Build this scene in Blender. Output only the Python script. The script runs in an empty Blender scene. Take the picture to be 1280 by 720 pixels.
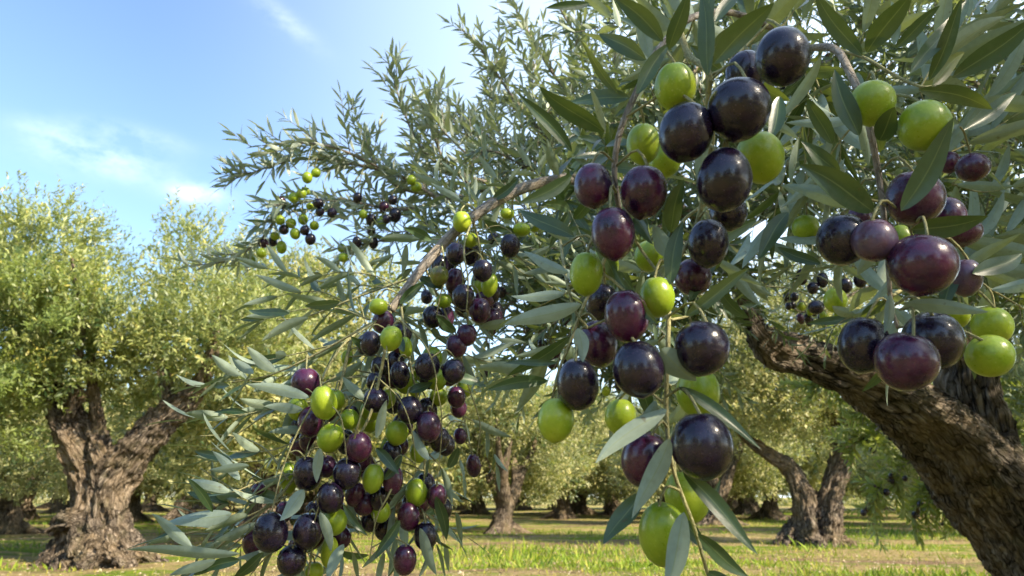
import bpy, math, random
import numpy as np
from mathutils import Vector, Matrix
R = math.radians
rng = np.random.default_rng(11)
random.seed(11)
SC = bpy.context.scene
COL = SC.collection

# ------------------------------------------------------------------ camera
CAM = np.array([0.0, 0.0, 1.0]); PITCH = R(17.0); F = 853.33
cd = bpy.data.cameras.new('camera'); cam = bpy.data.objects.new('camera', cd); COL.objects.link(cam)
cam.location = CAM; cam.rotation_euler = (math.pi/2 + PITCH, 0, 0)
cd.lens = 24; cd.sensor_width = 36; cd.clip_start = 0.02; cd.clip_end = 2000
cd.dof.use_dof = True; cd.dof.focus_distance = 0.45; cd.dof.aperture_fstop = 20.0
SC.camera = cam
# ------------------------------------------------------------------ sky and sun
SUN_AZ, SUN_EL = 122.0, 37.0
w = bpy.data.worlds.new('World'); SC.world = w; w.use_nodes = True
nt = w.node_tree; nt.nodes.clear()
def WN(t, **k):
    n = nt.nodes.new(t)
    for a, b in k.items(): setattr(n, a, b)
    return n
sky = WN('ShaderNodeTexSky', sky_type='NISHITA', sun_disc=False)
sky.sun_elevation = R(SUN_EL); sky.sun_rotation = R(SUN_AZ)
sky.air_density = 1.0; sky.dust_density = .8; sky.ozone_density = 1.2
bg = WN('ShaderNodeBackground'); bg.inputs['Strength'].default_value = 0.12
out = WN('ShaderNodeOutputWorld'); tc = WN('ShaderNodeTexCoord')
def pixdir(x, y):
    v = np.array([(x-640)/F, (360-y)/F, -1.0])
    c, s = math.cos(math.pi/2+PITCH), math.sin(math.pi/2+PITCH)
    v = np.array([v[0], c*v[1]-s*v[2], s*v[1]+c*v[2]])
    return v/np.linalg.norm(v)
# thin clouds: soft lobes in the sky, broken up by stretched noise
mp = WN('ShaderNodeMapping'); mp.inputs['Scale'].default_value = (5.0, 5.0, 9.0); mp.inputs['Rotation'].default_value = (0, R(-14), 0)
nz = WN('ShaderNodeTexNoise'); nz.inputs['Scale'].default_value = 2.2; nz.inputs['Detail'].default_value = 7; nz.inputs['Roughness'].default_value = .6
nt.links.new(tc.outputs['Generated'], mp.inputs[0]); nt.links.new(mp.outputs[0], nz.inputs['Vector'])
def wmath(op, a, b=None, clamp=False):
    n = WN('ShaderNodeMath', operation=op); n.use_clamp = clamp
    for i, v in enumerate((a, b)):
        if v is None: continue
        if isinstance(v, (int, float)): n.inputs[i].default_value = v
        else: nt.links.new(v, n.inputs[i])
    return n.outputs[0]
tot = None
for (cx, cy, ax, sx, sy, amp) in ((125,195,14,56,18,.48),(250,242,6,30,11,.6),(355,25,40,38,11,.28),(165,168,14,50,10,.25),(60,165,20,26,10,.22)):
    d0 = pixdir(cx, cy)
    up = np.array([0, -d0[2], d0[1]]); up /= np.linalg.norm(up); rt = np.cross(d0, up); rt /= np.linalg.norm(rt)
    a = R(-ax); r2 = rt*math.cos(a)+up*math.sin(a); u2 = -rt*math.sin(a)+up*math.cos(a)
    def dot(vec, s):
        n = WN('ShaderNodeVectorMath', operation='DOT_PRODUCT'); nt.links.new(tc.outputs['Generated'], n.inputs[0])
        n.inputs[1].default_value = tuple(vec*(F/s)); return n.outputs['Value']
    q = wmath('ADD', wmath('POWER', dot(r2, sx), 2.0), wmath('POWER', dot(u2, sy), 2.0))
    g = wmath('MULTIPLY', wmath('EXPONENT', wmath('MULTIPLY', q, -1.0)), amp)
    front = wmath('GREATER_THAN', dot(d0, F), 0.0)
    g = wmath('MULTIPLY', g, front)
    tot = g if tot is None else wmath('ADD', tot, g)
brk = WN('ShaderNodeMapRange'); nt.links.new(nz.outputs['Fac'], brk.inputs[0]); brk.inputs[1].default_value = .36; brk.inputs[2].default_value = .72
cl = wmath('MULTIPLY', tot, brk.outputs[0], True)
# bright hazy side of the sky towards the sun
sd = np.array([math.sin(R(60))*math.cos(R(22)), math.cos(R(60))*math.cos(R(22)), math.sin(R(22))])
n = WN('ShaderNodeVectorMath', operation='DOT_PRODUCT'); nt.links.new(tc.outputs['Generated'], n.inputs[0]); n.inputs[1].default_value = tuple(sd)
hz = WN('ShaderNodeMapRange'); nt.links.new(n.outputs['Value'], hz.inputs[0]); hz.interpolation_type = 'SMOOTHSTEP'; hz.inputs[1].default_value = .15; hz.inputs[2].default_value = 1.0; hz.inputs[4].default_value = .5
mx = WN('ShaderNodeMix', data_type='RGBA'); nt.links.new(hz.outputs[0], mx.inputs[0]); tn = WN('ShaderNodeMix', data_type='RGBA', blend_type='MULTIPLY'); tn.inputs[0].default_value = 1; nt.links.new(sky.outputs[0], tn.inputs[6]); tn.inputs[7].default_value = (.97, 1.03, 1.07, 1); nt.links.new(tn.outputs[2], mx.inputs[6]); mx.inputs[7].default_value = (7.4, 8.7, 10.2, 1)
m2 = WN('ShaderNodeMix', data_type='RGBA'); nt.links.new(cl, m2.inputs[0]); nt.links.new(mx.outputs[2], m2.inputs[6]); m2.inputs[7].default_value = (7.2, 7.6, 8.2, 1)
nt.links.new(m2.outputs[2], bg.inputs['Color']); nt.links.new(bg.outputs[0], out.inputs[0])
sl = bpy.data.lights.new('sun', 'SUN'); sl.energy = 5.0; sl.angle = R(.55); sl.color = (1, .86, .66)
so = bpy.data.objects.new('sun', sl); COL.objects.link(so)
sv = Vector((math.sin(R(SUN_AZ))*math.cos(R(SUN_EL)), math.cos(R(SUN_AZ))*math.cos(R(SUN_EL)), math.sin(R(SUN_EL))))
so.rotation_euler = sv.to_track_quat('Z', 'Y').to_euler(); so.location = (6, -2, 9)
vs = SC.view_settings; vs.view_transform = 'Standard'; vs.look = 'None'; vs.gamma = 1; vs.exposure = 1.5
SC.render.engine = 'CYCLES'
cy = SC.cycles; cy.max_bounces = 6; cy.diffuse_bounces = 3; cy.glossy_bounces = 3; cy.transmission_bounces = 4; cy.transparent_max_bounces = 4
cy.use_denoising = True; cy.sample_clamp_indirect = 4

# ------------------------------------------------------------------ helpers
def at(x, y, d):
    """point seen at pixel x,y of the 1280x720 photograph, d metres along the view axis"""
    X, Y = (x-640)/F*d, (360-y)/F*d
    c, s = math.cos(math.pi/2+PITCH), math.sin(math.pi/2+PITCH)
    return np.array([X, c*Y+s*d, s*Y-c*d]) + CAM
def ground_at(x, y, z=0.0):
    v = pixdir(x, y); t = (z-CAM[2])/v[2]; return CAM+v*t
VIEW = pixdir(640, 360)
CUP = np.array([0, -math.sin(PITCH), math.cos(PITCH)]); CRT = np.array([1.0, 0, 0])
def norm(v): return v/np.maximum(np.linalg.norm(v, axis=-1, keepdims=True), 1e-9)
def tag(o, label=None, cat=None, group=None, kind=None):
    for k, v in (('label', label), ('category', cat), ('group', group), ('kind', kind)):
        if v: o[k] = v
    return o
def empty(name, loc):
    o = bpy.data.objects.new(name, None); COL.objects.link(o); o.location = loc; o.empty_display_size = .1; return o
def mesh_obj(name, V, Fc, mat, parent=None, smooth=True, attr=None):
    """one mesh object; V in world space, Fc = (n,3)/(n,4) array or list of arrays"""
    V = np.asarray(V, dtype=np.float64)
    if parent is not None: V = V - np.array(parent.matrix_world.translation if parent.parent is None else parent.location)
    me = bpy.data.meshes.new(name)
    if not isinstance(Fc, list): Fc = [Fc]
    Fc = [np.asarray(f, dtype=np.int32) for f in Fc if len(f)]
    me.vertices.add(len(V)); me.vertices.foreach_set('co', V.astype(np.float32).ravel())
    tl = sum(f.size for f in Fc); me.loops.add(tl)
    me.loops.foreach_set('vertex_index', np.concatenate([f.ravel() for f in Fc]))
    cnt = np.concatenate([np.full(len(f), f.shape[1], dtype=np.int32) for f in Fc])
    me.polygons.add(len(cnt)); me.polygons.foreach_set('loop_start', np.concatenate([[0], np.cumsum(cnt)[:-1]]).astype(np.int32))
    me.polygons.foreach_set('loop_total', cnt)
    if smooth: me.polygons.foreach_set('use_smooth', np.ones(len(cnt), dtype=bool))
    if attr:
        for k, a in attr.items():
            at_ = me.attributes.new(k, 'FLOAT_VECTOR', 'POINT'); at_.data.foreach_set('vector', np.asarray(a, dtype=np.float32).ravel())
    me.update(calc_edges=True)
    me.materials.append(mat)
    o = bpy.data.objects.new(name, me); COL.objects.link(o)
    if parent is not None: o.parent = parent
    return o
def place(o): bpy.context.view_layer.update()

# value noise in numpy
def _h(i, j, k):
    n = (i*374761393 + j*668265263 + k*2147483647 + 1274126177) & 0xffffffff
    n = ((n ^ (n >> 13))*1274126177) & 0xffffffff
    n = ((n ^ (n >> 16))*2246822519) & 0xffffffff
    return ((n ^ (n >> 15)) & 0xffff)/65535.0
def vnoise(P):
    P = np.asarray(P, dtype=np.float64); I = np.floor(P).astype(np.int64); f = P-I; f = f*f*(3-2*f)
    r = 0
    for a in (0, 1):
        for b in (0, 1):
            for c in (0, 1):
                wgt = (f[:,0] if a else 1-f[:,0])*(f[:,1] if b else 1-f[:,1])*(f[:,2] if c else 1-f[:,2])
                r = r + wgt*_h(I[:,0]+a, I[:,1]+b, I[:,2]+c)
    return r
def fbm(P, o=4):
    r = 0; a = .5
    for k in range(o): r = r + a*vnoise(P*2**k+17.3*k); a *= .5
    return r
def smooth_path(pts, n):
    """catmull-rom through control points, n samples; pts may carry extra columns (radius)"""
    P = np.asarray(pts, dtype=float)
    if len(P) == 2: return P[0]+(P[1]-P[0])*np.linspace(0, 1, n)[:, None]
    Q = np.vstack([2*P[0]-P[1], P, 2*P[-1]-P[-2]]); t = np.linspace(0, len(P)-1-1e-9, n); i = t.astype(int); u = (t-i)[:, None]
    p0, p1, p2, p3 = Q[i], Q[i+1], Q[i+2], Q[i+3]
    return .5*((2*p1)+(-p0+p2)*u+(2*p0-5*p1+4*p2-p3)*u*u+(-p0+3*p1-3*p2+p3)*u**3)
def frames(P):
    T = norm(np.gradient(P, axis=0)); N = np.zeros_like(T)
    a = np.array([0, 0, 1.0]) if abs(T[0][2]) < .9 else np.array([1.0, 0, 0])
    n_ = np.cross(T[0], a); n_ /= np.linalg.norm(n_)
    for i in range(len(P)):
        n_ = n_-T[i]*np.dot(n_, T[i]); n_ /= max(np.linalg.norm(n_), 1e-9); N[i] = n_
    return T, N, np.cross(T, N)
class Tubes:
    def __init__(s): s.V = []; s.Q = []; s.T = []; s.A = []; s.n = 0
    def add(s, P, r, sides=6, lobes=None, ph=0.0):
        P = np.asarray(P, float); r = np.broadcast_to(r, len(P)); T, N, B = frames(P)
        a = np.linspace(0, 2*math.pi, sides, endpoint=False)
        rr = r[:, None]*(np.ones(sides) if lobes is None else lobes(a)[None, :])
        ring = P[:, None]+rr[..., None]*(np.cos(a)[None, :, None]*N[:, None]+np.sin(a)[None, :, None]*B[:, None])
        L = np.concatenate([[0], np.cumsum(np.linalg.norm(np.diff(P, axis=0), axis=1))])+ph
        A = np.stack([r[:, None]*np.cos(a)[None], r[:, None]*np.sin(a)[None], np.repeat(L[:, None], sides, 1)], -1)
        m = len(P); base = s.n
        i = np.arange(m-1)[:, None]*sides; j = np.arange(sides)[None]; k = (j+1) % sides
        s.Q.append((np.stack([i+j, i+k, i+k+sides, i+j+sides], -1).reshape(-1, 4))+base)
        s.V += [ring.reshape(-1, 3), P[:1], P[-1:]]; s.A += [A.reshape(-1, 3), A[0, :1]*0, A[-1, :1]]
        c0, c1 = base+m*sides, base+m*sides+1; jj = np.arange(sides); kk = (jj+1) % sides
        s.T.append(np.stack([np.full(sides, c0), base+kk, base+jj], -1)); e = base+(m-1)*sides
        s.T.append(np.stack([np.full(sides, c1), e+jj, e+kk], -1)); s.n += m*sides+2
    def build(s, name, mat, parent=None):
        return mesh_obj(name, np.vstack(s.V), [np.vstack(s.Q), np.vstack(s.T)], mat, parent, attr={'bk': np.vstack(s.A)})

TMPL = {}
def template(kind):
    if kind in TMPL: return TMPL[kind]
    ts = {'hi': [0, .05, .13, .24, .36, .48, .6, .72, .83, .92, 1], 'mid': [0, .12, .38, .68, 1], 'lo': [0, .42, 1]}[kind]
    V = []; rows = []
    for t in ts:
        wd = max(0.0, (math.sin(math.pi*t**.82))**.8) if 0 < t < 1 else 0
        if t in (0, 1):
            rows.append([len(V)]); V.append((0, t, wd))
        elif kind == 'lo':
            rows.append([len(V), len(V)+1]); V += [(-1, t, wd), (1, t, wd)]
        elif kind == 'mid':
            rows.append([len(V), len(V)+1, len(V)+2]); V += [(-1, t, wd), (0, t, wd), (1, t, wd)]
        else:
            rows.append([len(V)+q for q in range(5)]); V += [(-1, t, wd), (-.5, t, wd), (0, t, wd), (.5, t, wd), (1, t, wd)]
    Q = []; T = []
    for a, b in zip(rows[:-1], rows[1:]):
        if len(a) == 1: T += [(a[0], b[i+1], b[i]) for i in range(len(b)-1)]
        elif len(b) == 1: T += [(a[i], a[i+1], b[0]) for i in range(len(a)-1)]
        else: Q += [(a[i], a[i+1], b[i+1], b[i]) for i in range(len(a)-1)]
    TMPL[kind] = (np.array(V, float), np.array(Q, int).reshape(-1, 4), np.array(T, int).reshape(-1, 3)); return TMPL[kind]
class Leaves:
    def __init__(s, kind): s.kind = kind; s.b = []; s.d = []; s.n = []; s.p = []
    def add(s, base, d, nrm, L, W, bend=.1, tint=.5, fold=.25):
        base = np.atleast_2d(base); m = len(base)
        s.b.append(base); s.d.append(np.broadcast_to(np.atleast_2d(d), (m, 3))); s.n.append(np.broadcast_to(np.atleast_2d(nrm), (m, 3)))
        s.p.append(np.stack([np.broadcast_to(np.asarray(q, float), m) for q in (L, W, bend, tint, fold)], -1))
    def count(s): return sum(len(x) for x in s.b)
    def arrays(s):
        V0, Q0, T0 = template(s.kind)
        b = np.vstack(s.b); d = norm(np.vstack(s.d)); n = np.vstack(s.n); p = np.vstack(s.p)
        n = norm(n-d*np.sum(n*d, -1, keepdims=True)); side = np.cross(d, n)
        u, t, wd = V0[:, 0], V0[:, 1], V0[:, 2]
        L, W, bend, tint, fold = [p[:, i:i+1] for i in range(5)]
        x = u*wd*W/2; y = t*L
        z = -bend*L*t*t + np.abs(u)*wd*W/2*fold
        sw = np.sin(tint*37+t*3.0)*L*.03*t          # sideways wave
        th = ((tint*91.7) % 1-.5)*(1.7 if s.kind == 'hi' else .7)*(t[None]-.15); sid = side[:, None]*np.cos(th)[..., None]+n[:, None]*np.sin(th)[..., None]
        V = b[:, None]+sid*x[..., None]+side[:, None]*(sw*2.2)[..., None]+d[:, None]*(y*(1-.12*np.abs(bend)*t))[..., None]+n[:, None]*z[..., None]
        m, k = len(b), len(V0); off = (np.arange(m)*k)[:, None, None]
        A = np.stack([np.broadcast_to(u*1.0, (m, k)), np.broadcast_to(t, (m, k)), np.broadcast_to(tint, (m, k))], -1)
        return V.reshape(-1, 3), [(Q0[None]+off).reshape(-1, 4), (T0[None]+off).reshape(-1, 3)], A.reshape(-1, 3)
    def build(s, name, mat, parent=None):
        V, Fc, A = s.arrays(); return mesh_obj(name, V, Fc, mat, parent, attr={'lc': A})

# ------------------------------------------------------------------ materials
def newmat(name):
    m = bpy.data.materials.new(name); m.use_nodes = True; m.node_tree.nodes.clear(); return m, m.node_tree
class NT:
    def __init__(s, t): s.t = t
    def n(s, typ, ins=None, **k):
        n_ = s.t.nodes.new(typ)
        for a, b in k.items(): setattr(n_, a, b)
        for i, v in (ins or {}).items():
            if isinstance(v, bpy.types.NodeSocket): s.t.links.new(v, n_.inputs[i])
            else: n_.inputs[i].default_value = v
        return n_
    def ramp(s, fac, stops, interp='LINEAR'):
        r = s.n('ShaderNodeValToRGB', {0: fac}); cr = r.color_ramp; cr.interpolation = interp
        while len(cr.elements) < len(stops): cr.elements.new(.5)
        for e, (p, c) in zip(cr.elements, stops): e.position = p; e.color = (*c, 1) if len(c) == 3 else c
        return r.outputs[0]
    def mix(s, f, a, b, mode='MIX'):
        return s.n('ShaderNodeMix', {0: f, 6: a, 7: b}, data_type='RGBA', blend_type=mode).outputs[2]
    def math(s, op, a, b=0.0, clamp=False):
        return s.n('ShaderNodeMath', {0: a, 1: b}, operation=op, use_clamp=clamp).outputs[0]
    def rng(s, v, a, b, c=0.0, d=1.0):
        return s.n('ShaderNodeMapRange', {0: v, 1: a, 2: b, 3: c, 4: d}).outputs[0]
    def noise(s, vec, scale, detail=4, rough=.55):
        return s.n('ShaderNodeTexNoise', {'Vector': vec, 'Scale': scale, 'Detail': detail, 'Roughness': rough}).outputs['Fac']

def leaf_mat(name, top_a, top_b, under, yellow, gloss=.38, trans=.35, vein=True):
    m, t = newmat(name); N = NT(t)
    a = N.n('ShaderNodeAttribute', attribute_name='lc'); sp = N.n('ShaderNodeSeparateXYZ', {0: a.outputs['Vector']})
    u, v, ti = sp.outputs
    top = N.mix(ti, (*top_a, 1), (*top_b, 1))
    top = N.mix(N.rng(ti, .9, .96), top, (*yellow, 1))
    geo = N.n('ShaderNodeNewGeometry')
    und = N.mix(N.math('MULTIPLY', ti, .45), (*under, 1), (*top_b, 1))
    col = N.mix(geo.outputs['Backfacing'], top, und)
    if vein:
        tcn = N.n('ShaderNodeTexCoord')
        nn = N.noise(tcn.outputs['Object'], 260, 3)
        col = N.mix(N.rng(nn, .3, .7, 0, .35), col, N.mix(.5, col, (.0, .0, .0, 1)))
        col = N.mix(N.rng(N.noise(tcn.outputs['Object'], 55, 4, .7), .56, .72, 0, .45), col, (.13, .15, .075, 1))
        col = N.mix(N.rng(N.noise(tcn.outputs['Object'], 190, 2, .5), .70, .76, 0, .6), col, (.09, .055, .025, 1))
        mid = N.rng(N.math('ABSOLUTE', u), .03, .075, .5, 0)
        mid = N.math('MULTIPLY', mid, N.rng(v, .75, 1.0, 1, 0))
        col = N.mix(mid, col, (.24, .29, .12, 1))
    p = N.n('ShaderNodeBsdfPrincipled', {'Base Color': col, 'Roughness': N.mix(geo.outputs['Backfacing'], (gloss,)*3+(1,), (.62,)*3+(1,)), 'Specular IOR Level': .5})
    if vein:
        h = N.math('ADD', N.math('MULTIPLY', N.math('ABSOLUTE', u), .6), N.math('MULTIPLY', nn, .6))
        bp = N.n('ShaderNodeBump', {'Height': h, 'Strength': .25, 'Distance': .0008}); t.links.new(bp.outputs[0], p.inputs['Normal'])
    tr = N.n('ShaderNodeBsdfTranslucent', {'Color': N.mix(.75, col, (.34, .42, .04, 1))})
    ms = N.n('ShaderNodeMixShader', {0: trans, 1: p.outputs[0], 2: tr.outputs[0]})
    o = N.n('ShaderNodeOutputMaterial', {0: ms.outputs[0]}); return m
M_LEAF = leaf_mat('olive_leaf', (.024, .063, .024), (.078, .130, .066), (.31, .39, .31), (.15, .16, .03), gloss=.36, trans=.16)
M_LEAFM = leaf_mat('olive_leaf_crown', (.045, .085, .045), (.14, .19, .115), (.33, .40, .30), (.26, .24, .07), gloss=.42, trans=.25, vein=False)
M_LEAFB = leaf_mat('olive_leaf_far', (.035, .075, .025), (.46, .42, .17), (.42, .42, .24), (.42, .36, .10), gloss=.5, trans=.32, vein=False)  # colour range paints in pale sunlit and dark shaded leaves
M_LEAFS = leaf_mat('olive_leaf_silver', (.11, .16, .11), (.27, .335, .265), (.44, .50, .43), (.30, .30, .10), gloss=.4, trans=.25, vein=False)
M_LEAFL = leaf_mat('olive_leaf_left', (.025, .06, .02), (.40, .42, .13), (.34, .37, .18), (.42, .36, .10), gloss=.45, trans=.3, vein=False)  # sunlit yellow and dark pockets of the left crown put into the colour
M_LEAFG = leaf_mat('olive_leaf_fresh_backlit', (.10, .145, .035), (.22, .27, .06), (.30, .34, .15), (.40, .36, .08), gloss=.5, trans=.35, vein=False)  # fresh green for the left shoots, painted backlight for the low bough

def bark_mat(name, dark, mid, light, sc, stretch, dist, moss=0.0):
    m, t = newmat(name); N = NT(t)
    a = N.n('ShaderNodeAttribute', attribute_name='bk')
    mpn = N.n('ShaderNodeMapping', {0: a.outputs['Vector'], 'Scale': (1, 1, stretch)})
    tcn = N.n('ShaderNodeTexCoord')
    wob = N.n('ShaderNodeTexNoise', {'Vector': mpn.outputs[0], 'Scale': sc*.6, 'Detail': 3})
    vec = N.n('ShaderNodeVectorMath', {0: mpn.outputs[0], 1: N.n('ShaderNodeVectorMath', {0: wob.outputs['Color'], 'Scale': 1.1/sc}, operation='SCALE').outputs[0]}, operation='ADD').outputs[0]
    vo = N.n('ShaderNodeTexVoronoi', {'Vector': vec, 'Scale': sc}, feature='DISTANCE_TO_EDGE').outputs[0]
    crack = N.rng(vo, 0.0, .10)
    n1 = N.noise(vec, sc*1.3, 8, .72); n2 = N.noise(tcn.outputs['Object'], sc*.12, 4)
    rdg = N.math('SUBTRACT', 1.0, N.math('ABSOLUTE', N.math('MULTIPLY', N.math('SUBTRACT', N.noise(vec, sc*.8, 5, .6), .5), 5.0)), True)
    n3 = N.noise(tcn.outputs['Object'], sc*5, 4, .65)
    h = N.math('ADD', N.math('MULTIPLY', N.math('SUBTRACT', crack, N.math('MULTIPLY', rdg, 1.3)), .42), N.math('ADD', N.math('MULTIPLY', n1, .85), N.math('MULTIPLY', n3, .22)))
    c = N.ramp(N.math('MULTIPLY', h, .8), [(.18, dark), (.5, mid), (.85, light)])
    c = N.mix(N.rng(n2, .4, .65, 0, .5), c, N.mix(.6, c, (light[0]*1.1, light[1]*.95, light[2]*.7, 1)))
    if moss: c = N.mix(N.rng(N.noise(tcn.outputs['Object'], sc*.2, 5), .52, .7, 0, moss), c, (.10, .105, .04, 1))
    bp = N.n('ShaderNodeBump', {'Height': h, 'Strength': 1.0, 'Distance': dist})
    p = N.n('ShaderNodeBsdfPrincipled', {'Base Color': c, 'Roughness': .9, 'Specular IOR Level': .15, 'Normal': bp.outputs[0]})
    N.n('ShaderNodeOutputMaterial', {0: p.outputs[0]}); return m
M_BARK = bark_mat('olive_bark_near', (.012, .010, .008), (.16, .135, .11), (.42, .37, .31), 62, .2, .016, .3)
M_BARKF = bark_mat('olive_bark_far', (.018, .013, .009), (.145, .117, .09), (.38, .32, .25), 18, .16, .05, .3)
M_LIMB = bark_mat('olive_limb_smooth', (.07, .055, .04), (.19, .155, .12), (.30, .26, .21), 90, .35, .003)
M_GREY = bark_mat('olive_twig_grey', (.15, .135, .115), (.29, .265, .235), (.42, .39, .35), 260, .35, .0012)
M_TWIG = bark_mat('olive_twig_green', (.18, .18, .09), (.32, .32, .17), (.44, .43, .27), 400, .4, .0005)

def olive_mat(name, kind):
    m, t = newmat(name); N = NT(t)
    tcn = N.n('ShaderNodeTexCoord'); ob = tcn.outputs['Object']; oi = N.n('ShaderNodeObjectInfo')
    vec = N.n('ShaderNodeVectorMath', {0: ob, 1: N.n('ShaderNodeCombineXYZ', {0: N.math('MULTIPLY', oi.outputs['Random'], 3.0), 1: oi.outputs['Random']}).outputs[0]}, operation='ADD').outputs[0]
    big = N.noise(vec, 75, 3, .6); fine = N.noise(vec, 420, 4, .65); mid = N.noise(vec, 160, 4, .6)
    spk = N.n('ShaderNodeTexVoronoi', {'Vector': vec, 'Scale': 620 if kind != 'green' else 480, 'Randomness': 1.0}).outputs['Distance']
    r0 = N.math('FRACT', N.math('MULTIPLY', oi.outputs['Random'], 7.31))
    if kind == 'green':
        c = N.mix(N.rng(big, .35, .68), (.25, .37, .012, 1), (.42, .50, .035, 1))
        c = N.mix(N.math('MULTIPLY', r0, .5), c, (.17, .27, .015, 1))
        c = N.mix(N.rng(spk, .08, .26, .32, 0), c, (.52, .58, .16, 1))
        c = N.mix(N.rng(fine, .35, .6, .12, 0), c, (.10, .16, .01, 1))
        rough = N.rng(fine, .3, .7, .26, .36); sss = .12
    else:
        k1 = {'black': ((.0042, .003, .0095), (.014, .006, .020)), 'purple': ((.015, .004, .020), (.075, .012, .045)),
              'dusty': ((.045, .024, .045), (.12, .07, .105)), 'mottled': ((.06, .012, .018), (.20, .25, .03))}[kind]
        c = N.mix(N.rng(big, .36, .66), (*k1[0], 1), (*k1[1], 1))
        c = N.mix(N.math('MULTIPLY', N.rng(mid, .42, .66), .55), c, (k1[1][0]*1.1, k1[1][1]*.7, k1[1][2]*.8, 1))
        bl = N.math('MULTIPLY', N.rng(N.noise(vec, 120, 5, .7), .42, .72), {'black': .15, 'purple': .20, 'dusty': .6, 'mottled': .15}[kind])
        c = N.mix(bl, c, (.065, .055, .15, 1))
        c = N.mix(N.rng(spk, .06, .17, .45, 0), c, (.24, .17, .20, 1))
        rough = N.math('ADD', N.rng(fine, .3, .7, .19, .29), N.math('MULTIPLY', bl, .55)); sss = 0
    bp = N.n('ShaderNodeBump', {'Height': N.math('ADD', N.math('MULTIPLY', mid, 1.0), N.math('MULTIPLY', fine, .35)), 'Strength': .32, 'Distance': .0010})
    p = N.n('ShaderNodeBsdfPrincipled', {'Base Color': c, 'Roughness': rough, 'Specular IOR Level': .5, 'Normal': bp.outputs[0]})
    if kind != 'green': p.inputs['Coat Weight'].default_value = .4; p.inputs['Coat Roughness'].default_value = .10; p.inputs['Specular IOR Level'].default_value = .42
    if sss:
        p.inputs['Subsurface Weight'].default_value = sss; p.inputs['Subsurface Radius'].default_value = (.6, .9, .1); p.inputs['Subsurface Scale'].default_value = .003
    N.n('ShaderNodeOutputMaterial', {0: p.outputs[0]}); return m
M_OL = {k: olive_mat('olive_skin_'+k, k) for k in ('black', 'purple', 'dusty', 'mottled', 'green')}

m, t = newmat('ground'); N = NT(t); tcn = N.n('ShaderNodeTexCoord'); ob = tcn.outputs['Object']
mpx = N.n('ShaderNodeMapping', {0: ob, 'Scale': (.35, 1, 1)}).outputs[0]
gA = N.noise(mpx, .8, 6, .68); gB = N.noise(ob, 3.5, 5, .65); gC = N.rng(N.noise(ob, 16, 6, .75), .32, .68)
soil = N.mix(gC, (.13, .085, .05, 1), (.42, .29, .175, 1))
dry = N.mix(gC, (.25, .19, .07, 1), (.56, .44, .21, 1))
grn = N.mix(gC, (.06, .13, .008, 1), (.28, .39, .028, 1))
c = N.mix(N.rng(N.math('ADD', gA, N.math('MULTIPLY', gB, .35)), .64, .74), dry, grn)
c = N.mix(N.rng(N.math('ADD', N.noise(mpx, .5, 6, .65), N.math('MULTIPLY', gB, .3)), .66, .76), c, soil)
bp = N.n('ShaderNodeBump', {'Height': N.math('ADD', gC, gB), 'Strength': 1.0, 'Distance': .09})
p = N.n('ShaderNodeBsdfPrincipled', {'Base Color': c, 'Roughness': .95, 'Specular IOR Level': .1, 'Normal': bp.outputs[0]}); N.n('ShaderNodeOutputMaterial', {0: p.outputs[0]})
M_GROUND = m
m, t = newmat('grass_blades'); N = NT(t)
a = N.n('ShaderNodeAttribute', attribute_name='lc'); sp = N.n('ShaderNodeSeparateXYZ', {0: a.outputs['Vector']})
c = N.ramp(sp.outputs[2], [(.0, (.07, .15, .01)), (.4, (.25, .34, .02)), (.7, (.46, .41, .06)), (1, (.62, .48, .20))])
p = N.n('ShaderNodeBsdfPrincipled', {'Base Color': c, 'Roughness': .7}); tr = N.n('ShaderNodeBsdfTranslucent', {'Color': c})
ms = N.n('ShaderNodeMixShader', {0: .4, 1: p.outputs[0], 2: tr.outputs[0]}); N.n('ShaderNodeOutputMaterial', {0: ms.outputs[0]})
M_GRASS = m

m, t = newmat('leaf_litter'); N = NT(t)
a = N.n('ShaderNodeAttribute', attribute_name='lc'); sp = N.n('ShaderNodeSeparateXYZ', {0: a.outputs['Vector']})
c = N.ramp(sp.outputs[2], [(.1, (.10, .06, .03)), (.6, (.28, .19, .10)), (1, (.50, .42, .28))])
p = N.n('ShaderNodeBsdfPrincipled', {'Base Color': c, 'Roughness': .8}); N.n('ShaderNodeOutputMaterial', {0: p.outputs[0]}); M_LITTER = m
# ------------------------------------------------------------------ ground and grass
def gz(x, y):
    x = np.asarray(x, float); y = np.asarray(y, float)
    P = np.stack([x*.13, y*.13, 0*x], -1); Q = np.stack([x*.6, y*.6, 0*x+4], -1)
    return (fbm(P.reshape(-1, 3), 2).reshape(x.shape)-.37)*.30 + (vnoise(Q.reshape(-1, 3)).reshape(x.shape)-.5)*.07
gx = np.concatenate([np.linspace(-400, -60, 12), np.linspace(-58, 58, 260), np.linspace(60, 400, 12)])
gy = np.concatenate([np.linspace(-300, -20, 10), np.linspace(-18, 95, 260), np.linspace(98, 700, 14)])
GX, GY = np.meshgrid(gx, gy); V = np.stack([GX, GY, gz(GX, GY)], -1).reshape(-1, 3); nx = len(gx)
i = np.arange(len(gy)-1)[:, None]*nx; j = np.arange(nx-1)[None]
Q = np.stack([i+j, i+j+1, i+j+1+nx, i+j+nx], -1).reshape(-1, 4)
tag(mesh_obj('ground', V, Q, M_GROUND), kind='structure')
def gpt(px, py):
    p_ = ground_at(px, py); p_[2] = float(gz(p_[0], p_[1])); return p_
g = Leaves('lo'); n = 170000
yy = 7.5+45*rng.random(n)**1.7; xx = (rng.random(n)*2-1)*(yy*.95+2)
msk = fbm(np.stack([xx*.3, yy*.8, 0*xx], -1), 4)+.15*vnoise(np.stack([xx*3, yy*3, 0*xx], -1))
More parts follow.
